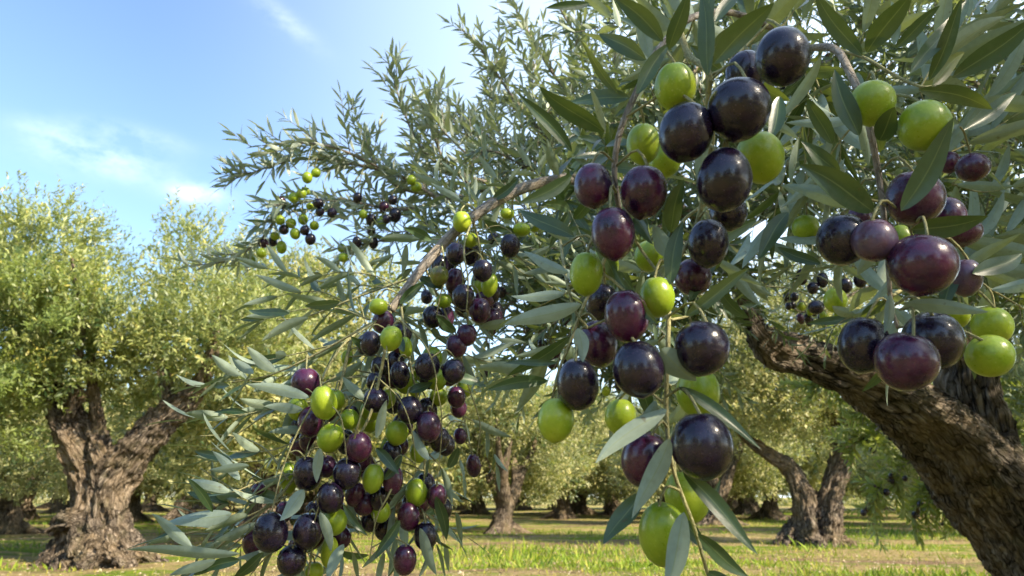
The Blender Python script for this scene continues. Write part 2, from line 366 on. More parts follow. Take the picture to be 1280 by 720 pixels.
keep = rng.random(n) < np.clip((msk-.52)*7, .05, 1); xx, yy, msk = xx[keep], yy[keep], msk[keep]; n = len(xx)
d = np.stack([rng.normal(0, .45, n), rng.normal(0, .45, n), np.ones(n)], -1)
L = (.03+.085*rng.random(n)**2)*(1+.6*np.clip((msk-.58)*8, 0, 1)); tall = (rng.random(n) < .02) & (yy > 10); L[tall] *= 2.2
g.add(np.stack([xx, yy, gz(xx, yy)-.01], -1), d, rng.normal(0, 1, (n, 3)), L, L*.10+.006, .3, np.clip(rng.normal(.52, .2, n)-(msk-.55)*1.5, 0, 1), .1)
tag(g.build('grass', M_GRASS), 'short green and straw coloured grass under the olive trees', 'grass', kind='stuff')

n = 16000; lt = Leaves('lo'); yy = 8+28*rng.random(n)**1.5; xx = (rng.random(n)*2-1)*(yy*.85+1)
lt.add(np.stack([xx, yy, gz(xx, yy)+.012], -1), np.stack([rng.normal(0, 1, n), rng.normal(0, 1, n), rng.normal(0, .18, n)], -1), np.stack([rng.normal(0, .4, n), rng.normal(0, .4, n), np.ones(n)], -1), .05+.03*rng.random(n), .017, .25, np.clip(rng.normal(.7, .25, n), 0, 1), .3)
tag(lt.build('leaf_litter', M_LITTER), 'dry fallen olive leaves strewn over the grove floor', 'leaf litter', kind='stuff')
# ------------------------------------------------------------------ gnarled trunks
def gnarled(name, paths, mat, parent, voxel, rough=.12, lobe=.6, rngs=5, strand=6, freq=1.0, fine=0.0, ff=1.0, core=.78):
    """paths: list of (control points with radius as 4th column). strands twist round every path, melted together, then weathered"""
    r_ = np.random.default_rng(rngs); T = Tubes(); cl = []
    for P in paths:
        P = np.asarray(P, float); ln = np.linalg.norm(np.diff(P[:, :3], axis=0), axis=1).sum()
        S = smooth_path(P, max(8, int(ln/(P[:, 3].mean()*.35)))); C, rad = S[:, :3], np.maximum(S[:, 3], .004)
        T.add(C, rad*core, 14); tt, nn, bb = frames(C); cl.append((C, nn, bb, rad, len(cl)*7.7))
        ns = strand if rad.max() > .04 else 3; s_ = np.linspace(0, 1, len(C))
        for k in range(ns):
            a = 2*math.pi*(k+r_.random()*.6)/ns + s_*r_.uniform(.3, 1.6) + .35*np.sin(s_*r_.uniform(4, 9)+k)
            off = rad*(lobe+.16*np.sin(s_*r_.uniform(5, 12)+k*2)); rr = rad*(.34+.15*r_.random()+.09*np.sin(s_*r_.uniform(6, 14)+k))
            T.add(C+(np.cos(a)*off)[:, None]*nn+(np.sin(a)*off)[:, None]*bb, rr, 10)
    tmp = T.build('tmp', mat); md = tmp.modifiers.new('r', 'REMESH'); md.mode = 'VOXEL'; md.voxel_size = voxel
    dg = bpy.context.evaluated_depsgraph_get(); me = bpy.data.meshes.new_from_object(tmp.evaluated_get(dg))
    bpy.data.objects.remove(tmp)
    nv = len(me.vertices); V = np.empty(nv*3, np.float32); me.vertices.foreach_get('co', V); V = V.reshape(-1, 3).astype(float)
    Nn = np.empty(nv*3, np.float32); me.vertex_normals.foreach_get('vector', Nn); Nn = Nn.reshape(-1, 3).astype(float)
    best = np.full(nv, 1e9); A = np.zeros((nv, 3)); RR = np.ones(nv)
    for C, nn, bb, rad, ph in cl:
        Ls = np.concatenate([[0], np.cumsum(np.linalg.norm(np.diff(C, axis=0), axis=1))])
        dd = ((V[:, None]-C[None])**2).sum(-1)/(rad[None]**2); ix = dd.argmin(1); dm = dd[np.arange(nv), ix]
        rel = V-C[ix]; tt = np.cross(nn, bb)
        x_, y_, z_ = (rel*nn[ix]).sum(-1), (rel*bb[ix]).sum(-1), (rel*tt[ix]).sum(-1)
        q = dm < best; best[q] = dm[q]; A[q] = np.stack([x_, y_, Ls[ix]+z_+ph], -1)[q]; RR[q] = rad[ix][q]
    K = A/RR[:, None]*np.array([1.6, 1.6, .55])*freq
    dsp = (fbm(K, 4)-.47)*2; rid = 1-np.abs(2*vnoise(K*np.array([2.6, 2.6, 1.1])+9)-1)
    off = RR*rough*(dsp*1.3-(rid**4)*.75+.25)
    if fine:
        A_ = A*ff; W_ = A_*np.array([1, 1, .30]); W_ = W_+.012*np.stack([vnoise(A_*30), vnoise(A_*30+50), vnoise(A_*9+9)], -1)
        rr = 1-np.abs(2*vnoise(W_*75)-1); r2 = 1-np.abs(2*vnoise(W_*150+31)-1)
        off = off-fine*(rr**3)-fine*.45*(r2**3)+fine*.5*(vnoise(A_*np.array([14, 14, 9]))-.5)
    V = V+Nn*off[:, None]
    o0 = np.array(parent.location); me.vertices.foreach_set('co', (V-o0).astype(np.float32).ravel())
    a_ = me.attributes.new('bk', 'FLOAT_VECTOR', 'POINT'); a_.data.foreach_set('vector', A.astype(np.float32).ravel())
    me.polygons.foreach_set('use_smooth', np.ones(len(me.polygons), bool)); me.materials.clear(); me.materials.append(mat); me.update(); me.name = name
    o = bpy.data.objects.new(name, me); COL.objects.link(o); o.parent = parent; return o

# ------------------------------------------------------------------ leafy shoots
def shoot(LV, TW, P, leaf_len, gap, r_, rad=.0012, width=.19, ang=(35, 60), t0=.12, sides=4, tintc=.45, droop=.12, start=0):
    """a twig along P (n,3) with opposite pairs of leaves, each pair turned against the last"""
    L = np.concatenate([[0], np.cumsum(np.linalg.norm(np.diff(P, axis=0), axis=1))]); tot = L[-1]
    if TW is not None: TW.add(P, np.linspace(rad, rad*.4, len(P)), sides, ph=r_.random()*9)
    s = np.arange(tot*t0, tot, gap); m = len(s)
    if m < 1: return
    s = np.clip(s+r_.normal(0, gap*.12, m), 0, tot)
    T, Nn, B = frames(P)
    def ip(A): return np.stack([np.interp(s, L, A[:, i]) for i in range(3)], -1)
    pos, tt, nn = ip(P), norm(ip(T)), norm(ip(Nn)); bb = np.cross(tt, nn)
    base = r_.random()*6.28
    for sd in (0, math.pi):
        a = base+(np.arange(m)+start) % 2*(math.pi/2)+sd+r_.normal(0, .3, m)
        outw = np.cos(a)[:, None]*nn+np.sin(a)[:, None]*bb
        f = s/tot
        th = np.radians(r_.uniform(ang[0], ang[1], m))*(1-.55*f**3)
        d = np.cos(th)[:, None]*tt+np.sin(th)[:, None]*outw
        nrm = norm(np.sin(th)[:, None]*tt*.9-np.cos(th)[:, None]*outw*.9 + np.array([0, 0, .55])) + r_.normal(0, .22, (m, 3))
        ll = leaf_len*(.72+.5*r_.random(m))*(1-.35*f**4)
        keep = r_.random(m) > .06
        LV.add(pos[keep], d[keep], nrm[keep], ll[keep], (ll*width*(.85+.3*r_.random(m)))[keep], (droop+r_.normal(0, .1, m))[keep], np.clip(r_.normal(tintc, .24, m), 0, 1)[keep], .3)
    tl = leaf_len*.8; LV.add(P[-1:], norm(P[-1]-P[-2]), [[0, 0, 1.0]], tl, tl*width, .1, tintc)
def wander(p, d, ln, r_, n=7, lift=.25, jit=.22):
    d = norm(np.asarray(d, float)); P = [np.asarray(p, float)]; st = ln/(n-1)
    for k in range(n-1):
        d = norm(d+np.array([0, 0, lift/n])+r_.normal(0, jit/n**.5*.5, 3)); P.append(P[-1]+d*st)
    return np.array(P)

# ------------------------------------------------------------------ olive trees of the grove
def crown_mesh(lobes, nshoot, leaf, per, seed, kind='lo', shell=.55, up=.45, width=.27, maxlen=.55):
    """lobes: (centre, radii). leafy shoots growing outward and up through each lobe"""
    r_ = np.random.default_rng(seed); LV = Leaves(kind)
    vol = np.array([np.prod(l[1])**.8 for l in lobes]); pick = r_.choice(len(lobes), nshoot, p=vol/vol.sum())
    C = np.array([l[0] for l in lobes])[pick]; Rd = np.array([l[1] for l in lobes])[pick]
    # clump the shoots so the crown has holes; clump tints paint in sunlit and shaded parts
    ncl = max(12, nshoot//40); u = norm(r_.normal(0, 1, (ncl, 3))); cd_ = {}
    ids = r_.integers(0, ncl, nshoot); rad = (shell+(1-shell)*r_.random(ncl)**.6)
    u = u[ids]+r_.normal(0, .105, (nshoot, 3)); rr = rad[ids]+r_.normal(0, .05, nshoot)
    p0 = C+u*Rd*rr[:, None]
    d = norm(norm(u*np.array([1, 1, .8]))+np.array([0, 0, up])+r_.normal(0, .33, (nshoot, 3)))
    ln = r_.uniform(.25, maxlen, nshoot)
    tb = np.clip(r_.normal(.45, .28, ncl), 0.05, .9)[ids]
    for k in range(per):
        f = (k+.5)/per; bend = np.array([0, 0, .35])*(f**2)
        pos = p0+d*ln[:, None]*f+bend*ln[:, None]*.3
        rv = norm(np.cross(d, r_.normal(0, 1, (nshoot, 3))))
        ld = norm(d*.75+rv*.8+r_.normal(0, .15, (nshoot, 3))); nn = norm(d*.4-rv*.4+np.array([0, 0, .6])+r_.normal(0, .3, (nshoot, 3)))
        ll = leaf*(.7+.6*r_.random(nshoot))
        LV.add(pos, ld, nn, ll, ll*width, .12, np.clip(tb+r_.normal(0, .17, nshoot), 0, 1), .25)
    return LV
def dirpts(base, pts):   # relative points + radius
    return [(base[0]+a, base[1]+b, base[2]+c, r) for a, b, c, r in pts]

def at_g(base, px, py):   # point seen at pixel, at the same distance from the camera as base (vertical plane y = base y)
    v = pixdir(px, py); return CAM+v*(base[1]/v[1])

# 1. the big old tree at the left
b1 = gpt(118, 702); t1 = empty('olive_tree', b1)
tag(t1, 'big old olive tree at the left with fluted, flaring trunk forking into two thick limbs', 'tree', 'olive trees in the grove')
bpy.context.view_layer.update()
def P1(px, py, r, dy=0.0):
    q = at_g(b1+np.array([0, dy, 0]), px, py); return (q[0], q[1], q[2], r)
paths = [[P1(117,712,0.7396), P1(119,690,0.5160), P1(120,655,0.3784), P1(122,610,0.3526), P1(112,575,0.3440), P1(92,540,0.3096), P1(72,505,0.2322), P1(50,455,0.1548,.2), P1(20,400,0.0860,.4), P1(5,350,0.0430,.5)],
         [P1(125,655,0.2838), P1(135,610,0.3096), P1(160,575,0.2924), P1(195,535,0.2494), P1(225,508,0.2064), P1(250,478,0.1376,-.1), P1(270,430,0.0860,-.2), P1(275,370,0.0516,-.2)],
         [P1(205,530,0.1720), P1(208,500,0.1290), P1(200,450,0.0860,.3), P1(180,380,0.0516,.5)],
         [P1(118,580,0.2150), P1(122,540,0.1376), P1(118,500,0.0946,-.2), P1(112,430,0.0688,-.4), P1(120,350,0.0430,-.4)],
         [P1(88,540,0.1720), P1(95,480,0.1118,-.5), P1(100,400,0.0688,-.9), P1(90,320,0.0430,-1)],
         [P1(100,670,0.2580), P1(78,690,0.2236), P1(52,706,0.1290,-.3), P1(25,722,0.0602,-.5)],
         [P1(98,650,0.2150,-.2), P1(76,655,0.1720,-.2), P1(62,668,0.1290,-.2)],
         [P1(140,675,0.2408), P1(165,690,0.1892), P1(190,700,0.1118), P1(215,708,0.0516)],
         [P1(120,680,0.2924,-.3), P1(112,702,0.2408,-.6), P1(100,716,0.1204,-.9)],
         [P1(130,680,0.2580,-.3), P1(150,703,0.2064,-.6), P1(165,712,0.1032,-.8)]]
gnarled('trunk', paths, M_BARKF, t1, .028, .20, .74, 3, 8, fine=.05, ff=.22, core=.62)
def lobe(b, px, py, rx, ry, rz, dy=0.0):
    q = at_g(b+np.array([0, dy, 0]), px, py); return (q, (rx, ry, rz))
lb = [lobe(b1,40,350,1.5,1.8,1.25), lobe(b1,-40,390,1.6,1.8,1.4), lobe(b1,60,300,.9,1.2,.8,.3), lobe(b1,135,400,1.0,1.4,.8,-.3), lobe(b1,110,430,1.2,1.5,.8,-.3), lobe(b1,-20,460,1.0,1.4,.8,-.5),
      lobe(b1,240,355,.75,1.1,.9,.3), lobe(b1,225,430,1.1,1.3,.7), lobe(b1,290,420,.9,1.2,.85), lobe(b1,-20,530,.6,.9,.6,-.3), lobe(b1,85,280,.35,.5,.40,.2), lobe(b1,30,275,.4,.5,.35), lobe(b1,225,290,.3,.5,.5,.3), lobe(b1,265,300,.35,.5,.4,.5), lobe(b1,330,380,.6,.9,.6,.4), lobe(b1,150,470,.9,1,.5,.8)]
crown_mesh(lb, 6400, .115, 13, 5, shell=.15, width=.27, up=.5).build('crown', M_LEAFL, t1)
cg = crown_mesh([lobe(b1,30,415,1.2,.8,.9,-1.3), lobe(b1,-40,500,1.0,.8,.8,-1.3)], 1500, .09, 13, 15, shell=.3, width=.34)
o = cg.build('crown', M_LEAFG, t1); o['label'] = 'fresh green hanging shoots on the near side'

def generic_tree(base, seed, s=1.0, forks=3, lean=0, nshoot=2200, leaf=.10, per=9, mat=M_LEAFB, wide=1.0, voxel=.06):
    r_ = np.random.default_rng(seed); t_ = empty('olive_tree', base); bpy.context.view_layer.update()
    ps = [dirpts(base, [(0, 0, -.15, .50*s), (0, 0, .12, .36*s), (lean*.2, 0, .5*s, .26*s), (lean*.35, 0, .85*s, .25*s)])]
    lobes_ = []
    for k in range(forks):
        a = 2*math.pi*(k+.3*r_.random())/forks+r_.random()*.5; ox, oy = math.cos(a), math.sin(a)*.8
        e1 = (ox*.45*s+lean*.35, oy*.45*s, 1.3*s, .15*s); e2 = (ox*.95*s+lean*.4, oy*.95*s, 2.0*s, .10*s); e3 = (ox*1.35*s*wide+lean*.4, oy*1.35*s, 2.9*s, .06*s)
        ps.append(dirpts(base, [(lean*.3, 0, .6*s, .18*s), e1, e2, e3])); 
        ps.append(dirpts(base, [e1, ((ox*.6-oy*.4)*s, (oy*.6+ox*.4)*s, 2.4*s, .08*s), ((ox*.7-oy*.7)*s, (oy*.7+ox*.6)*s, 3.2*s, .04*s)]))
        lobes_.append((np.array(base)+np.array([ox*1.3*s*wide, oy*1.3*s, (2.75+.6*r_.random())*s]), (1.15*s*wide, 1.15*s, .95*s)))
    for k in range(4):
        a = r_.random()*6.28; ps.append(dirpts(base, [(0, 0, .2*s, .22*s), (math.cos(a)*.5*s, math.sin(a)*.5*s, .05, .15*s), (math.cos(a)*.95*s, math.sin(a)*.95*s, -.1, .05*s)]))
    for k in range(4):
        a = r_.random()*6.28; q = r_.uniform(.8, 1.9)*s
        lobes_.append((np.array(base)+np.array([math.cos(a)*q*wide, math.sin(a)*q, r_.uniform(1.5, 2.3)*s]), (.95*s*wide, .95*s, .75*s)))
    for k in range(6):
        a = r_.random()*6.28; q = r_.uniform(1.4, 2.3)*s
        lobes_.append((np.array(base)+np.array([math.cos(a)*q*wide, math.sin(a)*q, r_.uniform(1.2, 1.75)*s]), (.8*s, .8*s, .6*s)))
    lobes_.append((np.array(base)+np.array([0, 0, 3.4*s]), (1.2*s*wide, 1.2*s, .9*s)))
    gnarled('trunk', ps, M_BARKF, t_, voxel*s, .14, .6, seed, 5)
    crown_mesh(lobes_, int(nshoot*2), leaf*1.15, per, seed+50, shell=.3, width=.36).build('crown', mat, t_)
    return t_
def copy_tree(o, loc, rz, s):
    c = o.copy(); COL.objects.link(c); c.location = loc; c.rotation_euler = (0, 0, rz); c.scale = (s, s, s)
    for ch in list(o.children):
        d_ = ch.copy(); COL.objects.link(d_); d_.parent = c
    return c
# 2. tree on the right beyond the big limb
b2 = gpt(1022, 684); t2 = empty('olive_tree', b2); bpy.context.view_layer.update()
tag(t2, 'olive tree on bare mound below the big near limb, trunk split into two leaning stems', 'tree', 'olive trees in the grove')
def P2(px, py, r, dy=0.0):
    q = at_g(b2+np.array([0, dy, 0]), px, py); return (q[0], q[1], q[2], r)
paths = [[P2(1008,695,.55), P2(1010,670,.42), P2(1008,645,.30), P2(1002,615,.27), P2(985,585,.20), P2(960,568,.14), P2(930,545,.10), P2(900,500,.05)],
         [P2(1030,695,.55), P2(1030,668,.40), P2(1034,640,.33), P2(1040,610,.27), P2(1052,575,.26), P2(1050,540,.18), P2(1035,500,.12), P2(1010,450,.06)],
         [P2(1045,560,.14), P2(1075,510,.10), P2(1110,460,.06)],
         [P2(1035,680,.30), P2(1060,685,.2), P2(1088,690,.08)], [P2(1000,680,.28), P2(978,684,.18,.3), P2(960,688,.06,.4)],
         [P2(1020,685,.34,-.3), P2(1030,696,.2,-.8)]]
gnarled('trunk', paths, M_BARKF, t2, .035, .18, .70, 9, 7, fine=.045, ff=.22, core=.66)
lb = [lobe(b2,930,500,1.3,1.4,.9), lobe(b2,1010,520,1.1,1.2,.55), lobe(b2,1060,470,1.5,1.5,1.1), lobe(b2,900,440,1.3,1.4,1.0), lobe(b2,980,420,1.6,1.6,1.0), lobe(b2,1120,520,1.0,1.2,.7), lobe(b2,1040,360,1.6,1.6,1.2), lobe(b2,960,480,1.0,1.3,.8,-.6)]
crown_mesh(lb, 8000, .09, 12, 6, shell=.25, width=.34).build('crown', M_LEAFB, t2)
# 3. prototypes for the rows behind
bm_ = gpt(628, 664)
tA = generic_tree(bm_, 21, 1.15, 3, .3, 3000, .10, 10)
tag(tA, 'olive tree with dark twin-stemmed trunk in the sunny gap left of the near fruit', 'tree', 'olive trees in the grove')
bb_ = gpt(6, 668); tB = generic_tree(bb_, 33, 1.15, 3, -.2, 3000, .10, 10)
tag(tB, 'olive tree standing behind the big old tree at the left edge', 'tree', 'olive trees in the grove')
bc_ = gpt(765, 644); tC = generic_tree(bc_, 47, 1.2, 2, -.3, 2600, .13, 9, voxel=.08)
tag(tC, 'olive tree farther off in the gap, lower trunk bright, beside the lowest hanging leaves', 'tree', 'olive trees in the grove')
protos = [tA, tB, tC]
ORD = ['first', 'second', 'third', 'fourth', 'fifth', 'sixth', 'seventh', 'eighth', 'ninth', 'tenth', 'eleventh', 'twelfth', 'thirteenth', 'fourteenth', 'fifteenth', 'sixteenth', 'seventeenth', 'eighteenth', 'nineteenth', 'twentieth',
       'twenty-first', 'twenty-second', 'twenty-third', 'twenty-fourth', 'twenty-fifth', 'twenty-sixth', 'twenty-seventh', 'twenty-eighth']
rows = [(18, [350, 1290], 1.62, 'nearest'), (27, [-60, 190, 340, 480, 880, 1180], 1.3, 'second'), (35, [60, 250, 400, 540, 700, 840, 945, 1130, 1330], 1.35, 'third'),
        (45, [-30, 110, 210, 300, 420, 510, 600, 720, 820, 920, 1010, 1120, 1240], 1.5, 'fourth'), (58, [20, 100, 190, 270, 350, 430, 500, 580, 650, 700, 760, 830, 900, 990, 1070, 1140, 1200], 1.8, 'farthest')]
k = 0
for (Y, xs, s, nm) in rows:
    for i_, px in enumerate(sorted(xs)):
        yj = Y*(1+rng.uniform(-.06, .06)); X = (px-640)/F*yj*1.0/math.cos(PITCH)*.96
        c = copy_tree(protos[k % 3], (X, yj, float(gz(X, yj))), rng.uniform(0, 6.28), s*rng.uniform(.88, 1.1)/1.1)
        tag(c, f'olive tree in the {nm} row of the grove behind, {ORD[i_]} from the left', 'tree', 'olive trees in the grove'); k += 1

wl = []
for k_ in range(70):
    X = -95+k_*2.75+rng.uniform(-1, 1); Y = rng.uniform(80, 96); hh = rng.uniform(1.8, 3.6)
    wl.append((np.array([X, Y, hh*.8]), (3.4, 3.0, hh)))
far = crown_mesh(wl, 14000, .42, 9, 99, shell=.5, width=.42, maxlen=1.2).build('far_wood', M_LEAFB)
tag(far, 'pale green wood closing the far side of the grove', 'wood', kind='stuff')
for (X, Y, s_, nm) in ((-9.5,-10.5,1.1,'behind the viewer on the left'),(1.2,-15,1.25,'straight behind the viewer'),(8.5,-9.5,1.2,'behind the viewer on the right'),(-11,1.0,1.15,'beyond the left edge of the view'),(9.5,3.5,1.1,'beyond the near trunk on the right'),(-3.5,-21,1.3,'in the second row behind the viewer')):  # out-of-view trees added to darken fruit reflections and shade the foreground
    c = copy_tree(protos[k % 3], (X, Y, float(gz(X, Y))), rng.uniform(0, 6.28), s_); k += 1
    tag(c, 'unseen olive tree added '+nm, 'tree', 'olive trees in the grove')
# ------------------------------------------------------------------ the near olive tree
TB = at(1400, 700, 2.25); TB[2] = float(gz(TB[0], TB[1])); near = empty('olive_tree', TB); bpy.context.view_layer.update()
tag(near, 'near olive tree leaning in from the right, heavy with black and green olives', 'tree')
def A4(x, y, d, r): p_ = at(x, y, d); return (p_[0], p_[1], p_[2], r)
g0 = TB
paths = [[(g0[0]+.05, g0[1], g0[2]-.1, .48), (g0[0], g0[1], g0[2]+.08, .36), A4(1370,800,2.25,0.2015), A4(1302,690,2.2,0.1642), A4(1235,600,2.15,0.1530), A4(1165,522,2.08,0.118), A4(1090,476,2.02,0.088), A4(1020,450,1.97,0.062), A4(965,434,1.92,0.0582), A4(945,412,1.9,0.0433), A4(938,385,1.89,0.0329), A4(925,360,1.87,0.0313), A4(908,315,1.85,0.0268), A4(898,255,1.83,0.0238), A4(925,170,1.8,0.0224), A4(985,105,1.75,0.0209), A4(1030,80,1.7,0.0179), A4(1060,20,1.7,0.0135), A4(1075,-60,1.7,0.0089)],
         [A4(1250,610,2.2,0.0970), A4(1225,540,2.25,0.1045), A4(1208,470,2.3,0.0933), A4(1205,410,2.35,0.0821), A4(1215,330,2.35,0.0672), A4(1240,220,2.3,0.0560), A4(1280,100,2.25,0.0448), A4(1310,-60,2.2,0.0373), A4(1330,-260,2.2,0.0298), A4(1330,-500,2.3,0.0224)],
         [A4(1340,720,2.3,0.1045), A4(1400,560,2.4,0.0970), A4(1480,400,2.4,0.0821), A4(1560,200,2.2,0.0672), A4(1600,-50,2.0,0.0448), A4(1600,-350,1.9,0.0298)]]
gnarled('trunk', paths, M_BARK, near, .011, .10, .55, 12, 6, fine=.012)

def twig_px(pts, n=None):
    P = smooth_path([at(x, y, d) for x, y, d in pts], n or max(8, 6*len(pts))); return P
TWIG_PTS = []       # points fruit stalks can reach for
branch_count = [0]
def branch(pts, r0, r1, sub=None, mat=None, kind='mid', lmat=None, leaf=.045, seed=0, spacing=.06, sublen=(.15, .4), shoots=5, gap=.016, lift=.35, spread=1.0, tip=True, tint=.45, toward=None, own=None, side2=None, start=.1, dens=1.0, width=.19, label=None, n=None):
    """one bough of the near tree: wood mesh, with its leaves as a sub-part. side shoots leave it at random and carry leaves"""
    r_ = np.random.default_rng(seed+1000); P = twig_px(pts, n); W = Tubes(); LV = Leaves(kind)
    W.add(P, np.linspace(r0, r1, len(P)), 10 if r0 > .004 else 6)
    L = np.concatenate([[0], np.cumsum(np.linalg.norm(np.diff(P, axis=0), axis=1))]); T, Nn, B = frames(P); tot = L[-1]
    if shoots:
        for s in np.arange(tot*start, tot, spacing):
            i_ = min(len(P)-1, int(np.searchsorted(L, s)))
            for q in range(shoots):
                if r_.random() > dens: continue
                a = r_.random()*6.28; out_ = math.cos(a)*Nn[i_]+math.sin(a)*B[i_]
                d = T[i_]*r_.uniform(.3, 1.0)+out_*spread*r_.uniform(.5, 1.1)
                if toward is not None: d = d+np.asarray(toward)
                ln = r_.uniform(*sublen)*(1-(.75 if own else .45)*s/tot)
                S = wander(P[i_]+T[i_]*r_.normal(0, spacing*.3), d, ln, r_, 7, lift, .11)
                shoot(LV, W, S, leaf, gap, r_, rad=max(.0009, leaf*.028), width=width, tintc=tint)
                if side2:
                    for u in range(side2):
                        j_ = r_.integers(1, 5); dd = norm(S[j_+1]-S[j_])+norm(r_.normal(0, 1, 3))*.75
                        shoot(LV, W, wander(S[j_], dd, ln*r_.uniform(.4, .7), r_, 6, lift), leaf*.9, gap, r_, rad=max(.0008, leaf*.022), width=width, tintc=tint)
    if own: shoot(LV, None, P, leaf, own, r_, width=width, tintc=tint)
    if tip: shoot(LV, None, P[int(len(P)*.55):], leaf, gap, r_, width=width, tintc=tint)
    w_ = W.build('branch', mat or M_GREY, near)
    if label: w_['label'] = label
    if LV.count():
        lo_ = LV.build('leaves', lmat or M_LEAFM, w_)
        lo_.data.transform(Matrix.Translation(-Vector(near.location)))
    TWIG_PTS.append(P); return P

# boughs that carry the silvery shoots against the sky (1.3 - 1.7 m away)
sky_kw = dict(mat=M_GREY, lmat=M_LEAFS, leaf=.042, gap=.0165, spacing=.055, shoots=3, lift=.15, spread=.65, sublen=(.07, .18), width=.2, tint=.4, own=.018)
B_ = [
 ([(900,270,1.8),(800,250,1.65),(700,235,1.55),(620,232,1.5),(560,250,1.45),(500,220,1.45),(440,205,1.45),(370,200,1.45),(280,228,1.45)], .009),
 ([(620,232,1.5),(570,215,1.5),(530,190,1.5),(505,140,1.5),(487,82,1.5)], .005),
 ([(560,245,1.45),(500,235,1.5),(465,200,1.52),(440,150,1.52)], .004),
 ([(480,212,1.45),(420,185,1.4),(370,178,1.4),(328,182,1.4)], .003),
 ([(560,250,1.45),(500,262,1.45),(440,252,1.45),(400,250,1.45),(355,262,1.42),(325,300,1.40),(285,325,1.4),(245,332,1.4)], .004),
 ([(700,235,1.6),(640,190,1.6),(580,160,1.6),(518,126,1.6)], .005),
 ([(760,240,1.7),(690,180,1.7),(640,120,1.7),(600,60,1.7),(578,38,1.7)], .006),
 ([(820,230,1.8),(740,150,1.8),(690,90,1.8),(655,30,1.8),(628,-20,1.8)], .007),
 ([(600,240,1.5),(555,200,1.5),(540,150,1.5),(545,120,1.5)], .004),
 ([(560,262,1.5),(520,290,1.45),(480,300,1.42),(440,310,1.4),(420,330,1.4)], .004),
 ([(850,240,1.8),(800,150,1.9),(740,70,1.9),(700,10,1.9),(690,-40,1.9)], .008),
 ([(640,232,1.6),(620,180,1.65),(612,120,1.7),(625,60,1.7)], .004), ([(700,235,1.65),(680,180,1.7),(665,110,1.75),(672,50,1.75)], .004), ([(740,235,1.65),(730,170,1.75),(715,100,1.8),(725,30,1.8)], .004),
 ([(780,240,1.7),(765,160,1.8),(770,90,1.85),(760,10,1.85)], .004), ([(660,235,1.5),(600,205,1.45),(560,170,1.45),(545,150,1.45)], .004), ([(820,240,1.7),(790,190,1.6),(745,150,1.55),(700,130,1.5)], .004),
 ([(720,235,1.5),(660,210,1.4),(620,190,1.35),(590,190,1.3)], .004), ([(590,232,1.5),(585,180,1.55),(570,130,1.6)], .003),
]
for i_, (pts, r0) in enumerate(B_):
    branch(pts, r0, .0012, seed=i_+1, **sky_kw, start=.25 if i_ in (0, 6, 7, 10) else .1)
# denser boughs behind the fruit, up through the top and the right of the frame
den = dict(mat=M_GREY, leaf=.042, gap=.014, spacing=.07, shoots=5, lift=.35, spread=1.0, sublen=(.15, .42), width=.21, tint=.35, side2=1)
B2 = [
 ([(925,200,1.8),(880,130,1.9),(840,60,2.0),(800,-20,2.0),(780,-100,2.0)], .012),
 ([(985,105,1.75),(950,40,1.8),(920,-30,1.9),(900,-120,1.9)], .012),
 ([(898,255,1.83),(820,200,1.75),(760,160,1.7),(700,130,1.7)], .010),
 ([(905,310,1.85),(840,300,1.7),(780,290,1.6),(720,290,1.5),(660,300,1.4)], .010),
 ([(898,280,1.8),(850,310,1.5),(790,370,1.4),(720,380,1.3),(650,370,1.2),(600,360,1.2)], .008),
 ([(880,320,1.6),(840,370,1.5),(800,410,1.6),(730,420,1.5),(680,420,1.5)], .007),
 ([(1030,80,1.7),(1080,60,1.6),(1140,30,1.5),(1200,0,1.5)], .010),
 ([(1205,410,2.35),(1150,330,2.1),(1090,280,1.9),(1030,240,1.8),(990,210,1.7)], .012),
 ([(1215,330,2.35),(1200,260,2.1),(1150,190,1.9),(1100,150,1.8)], .012),
 ([(1240,220,2.3),(1230,150,2.1),(1250,80,2.0),(1290,40,1.9)], .012),
 ([(1240,240,2.3),(1280,260,2.1),(1320,330,2.0),(1300,400,2.0)], .010),
 ([(1215,330,2.35),(1250,340,2.0),(1290,360,1.8)], .008),
 ([(1240,120,1.5),(1200,90,1.3),(1160,60,1.2),(1110,20,1.2)], .006),
 ([(1340,200,1.4),(1280,200,1.3),(1220,200,1.2),(1170,230,1.15)], .006),
 ([(1340,320,1.4),(1280,320,1.3),(1220,310,1.2),(1170,300,1.15)], .006),
 ([(985,105,1.5),(1010,150,1.3),(1020,210,1.2),(1010,260,1.15)], .006),
 ([(950,40,1.5),(900,60,1.3),(850,110,1.2),(810,160,1.15)], .006),
 ([(898,255,1.6),(850,270,1.3),(800,300,1.1),(760,330,1.0)], .006),
 ([(1300,690,2.2),(1340,560,2.5),(1300,480,2.8),(1270,450,2.9)], .010),
]
for i_, (pts, r0) in enumerate(B2):
    branch(pts, r0, .0015, seed=i_+40, **den, start=.18)
thin = dict(mat=M_GREY, leaf=.040, gap=.017, spacing=.09, shoots=2, lift=-.1, spread=.9, sublen=(.12, .30), width=.2, tint=.5)
B3 = [
 ([(905,310,1.85),(800,330,1.5),(700,400,1.3),(650,440,1.2),(620,500,1.2)], .006),
 ([(800,290,1.6),(700,330,1.3),(620,400,1.2),(600,470,1.2)], .006),
 ([(860,350,1.7),(850,420,1.6),(840,480,1.5),(770,470,1.4)], .005),
 ([(1150,330,2.1),(1060,370,1.9),(1010,390,1.8),(980,380,1.8)], .006),
]
for i_, (pts, r0) in enumerate(B3): branch(pts, r0, .001, seed=i_+70, **thin)
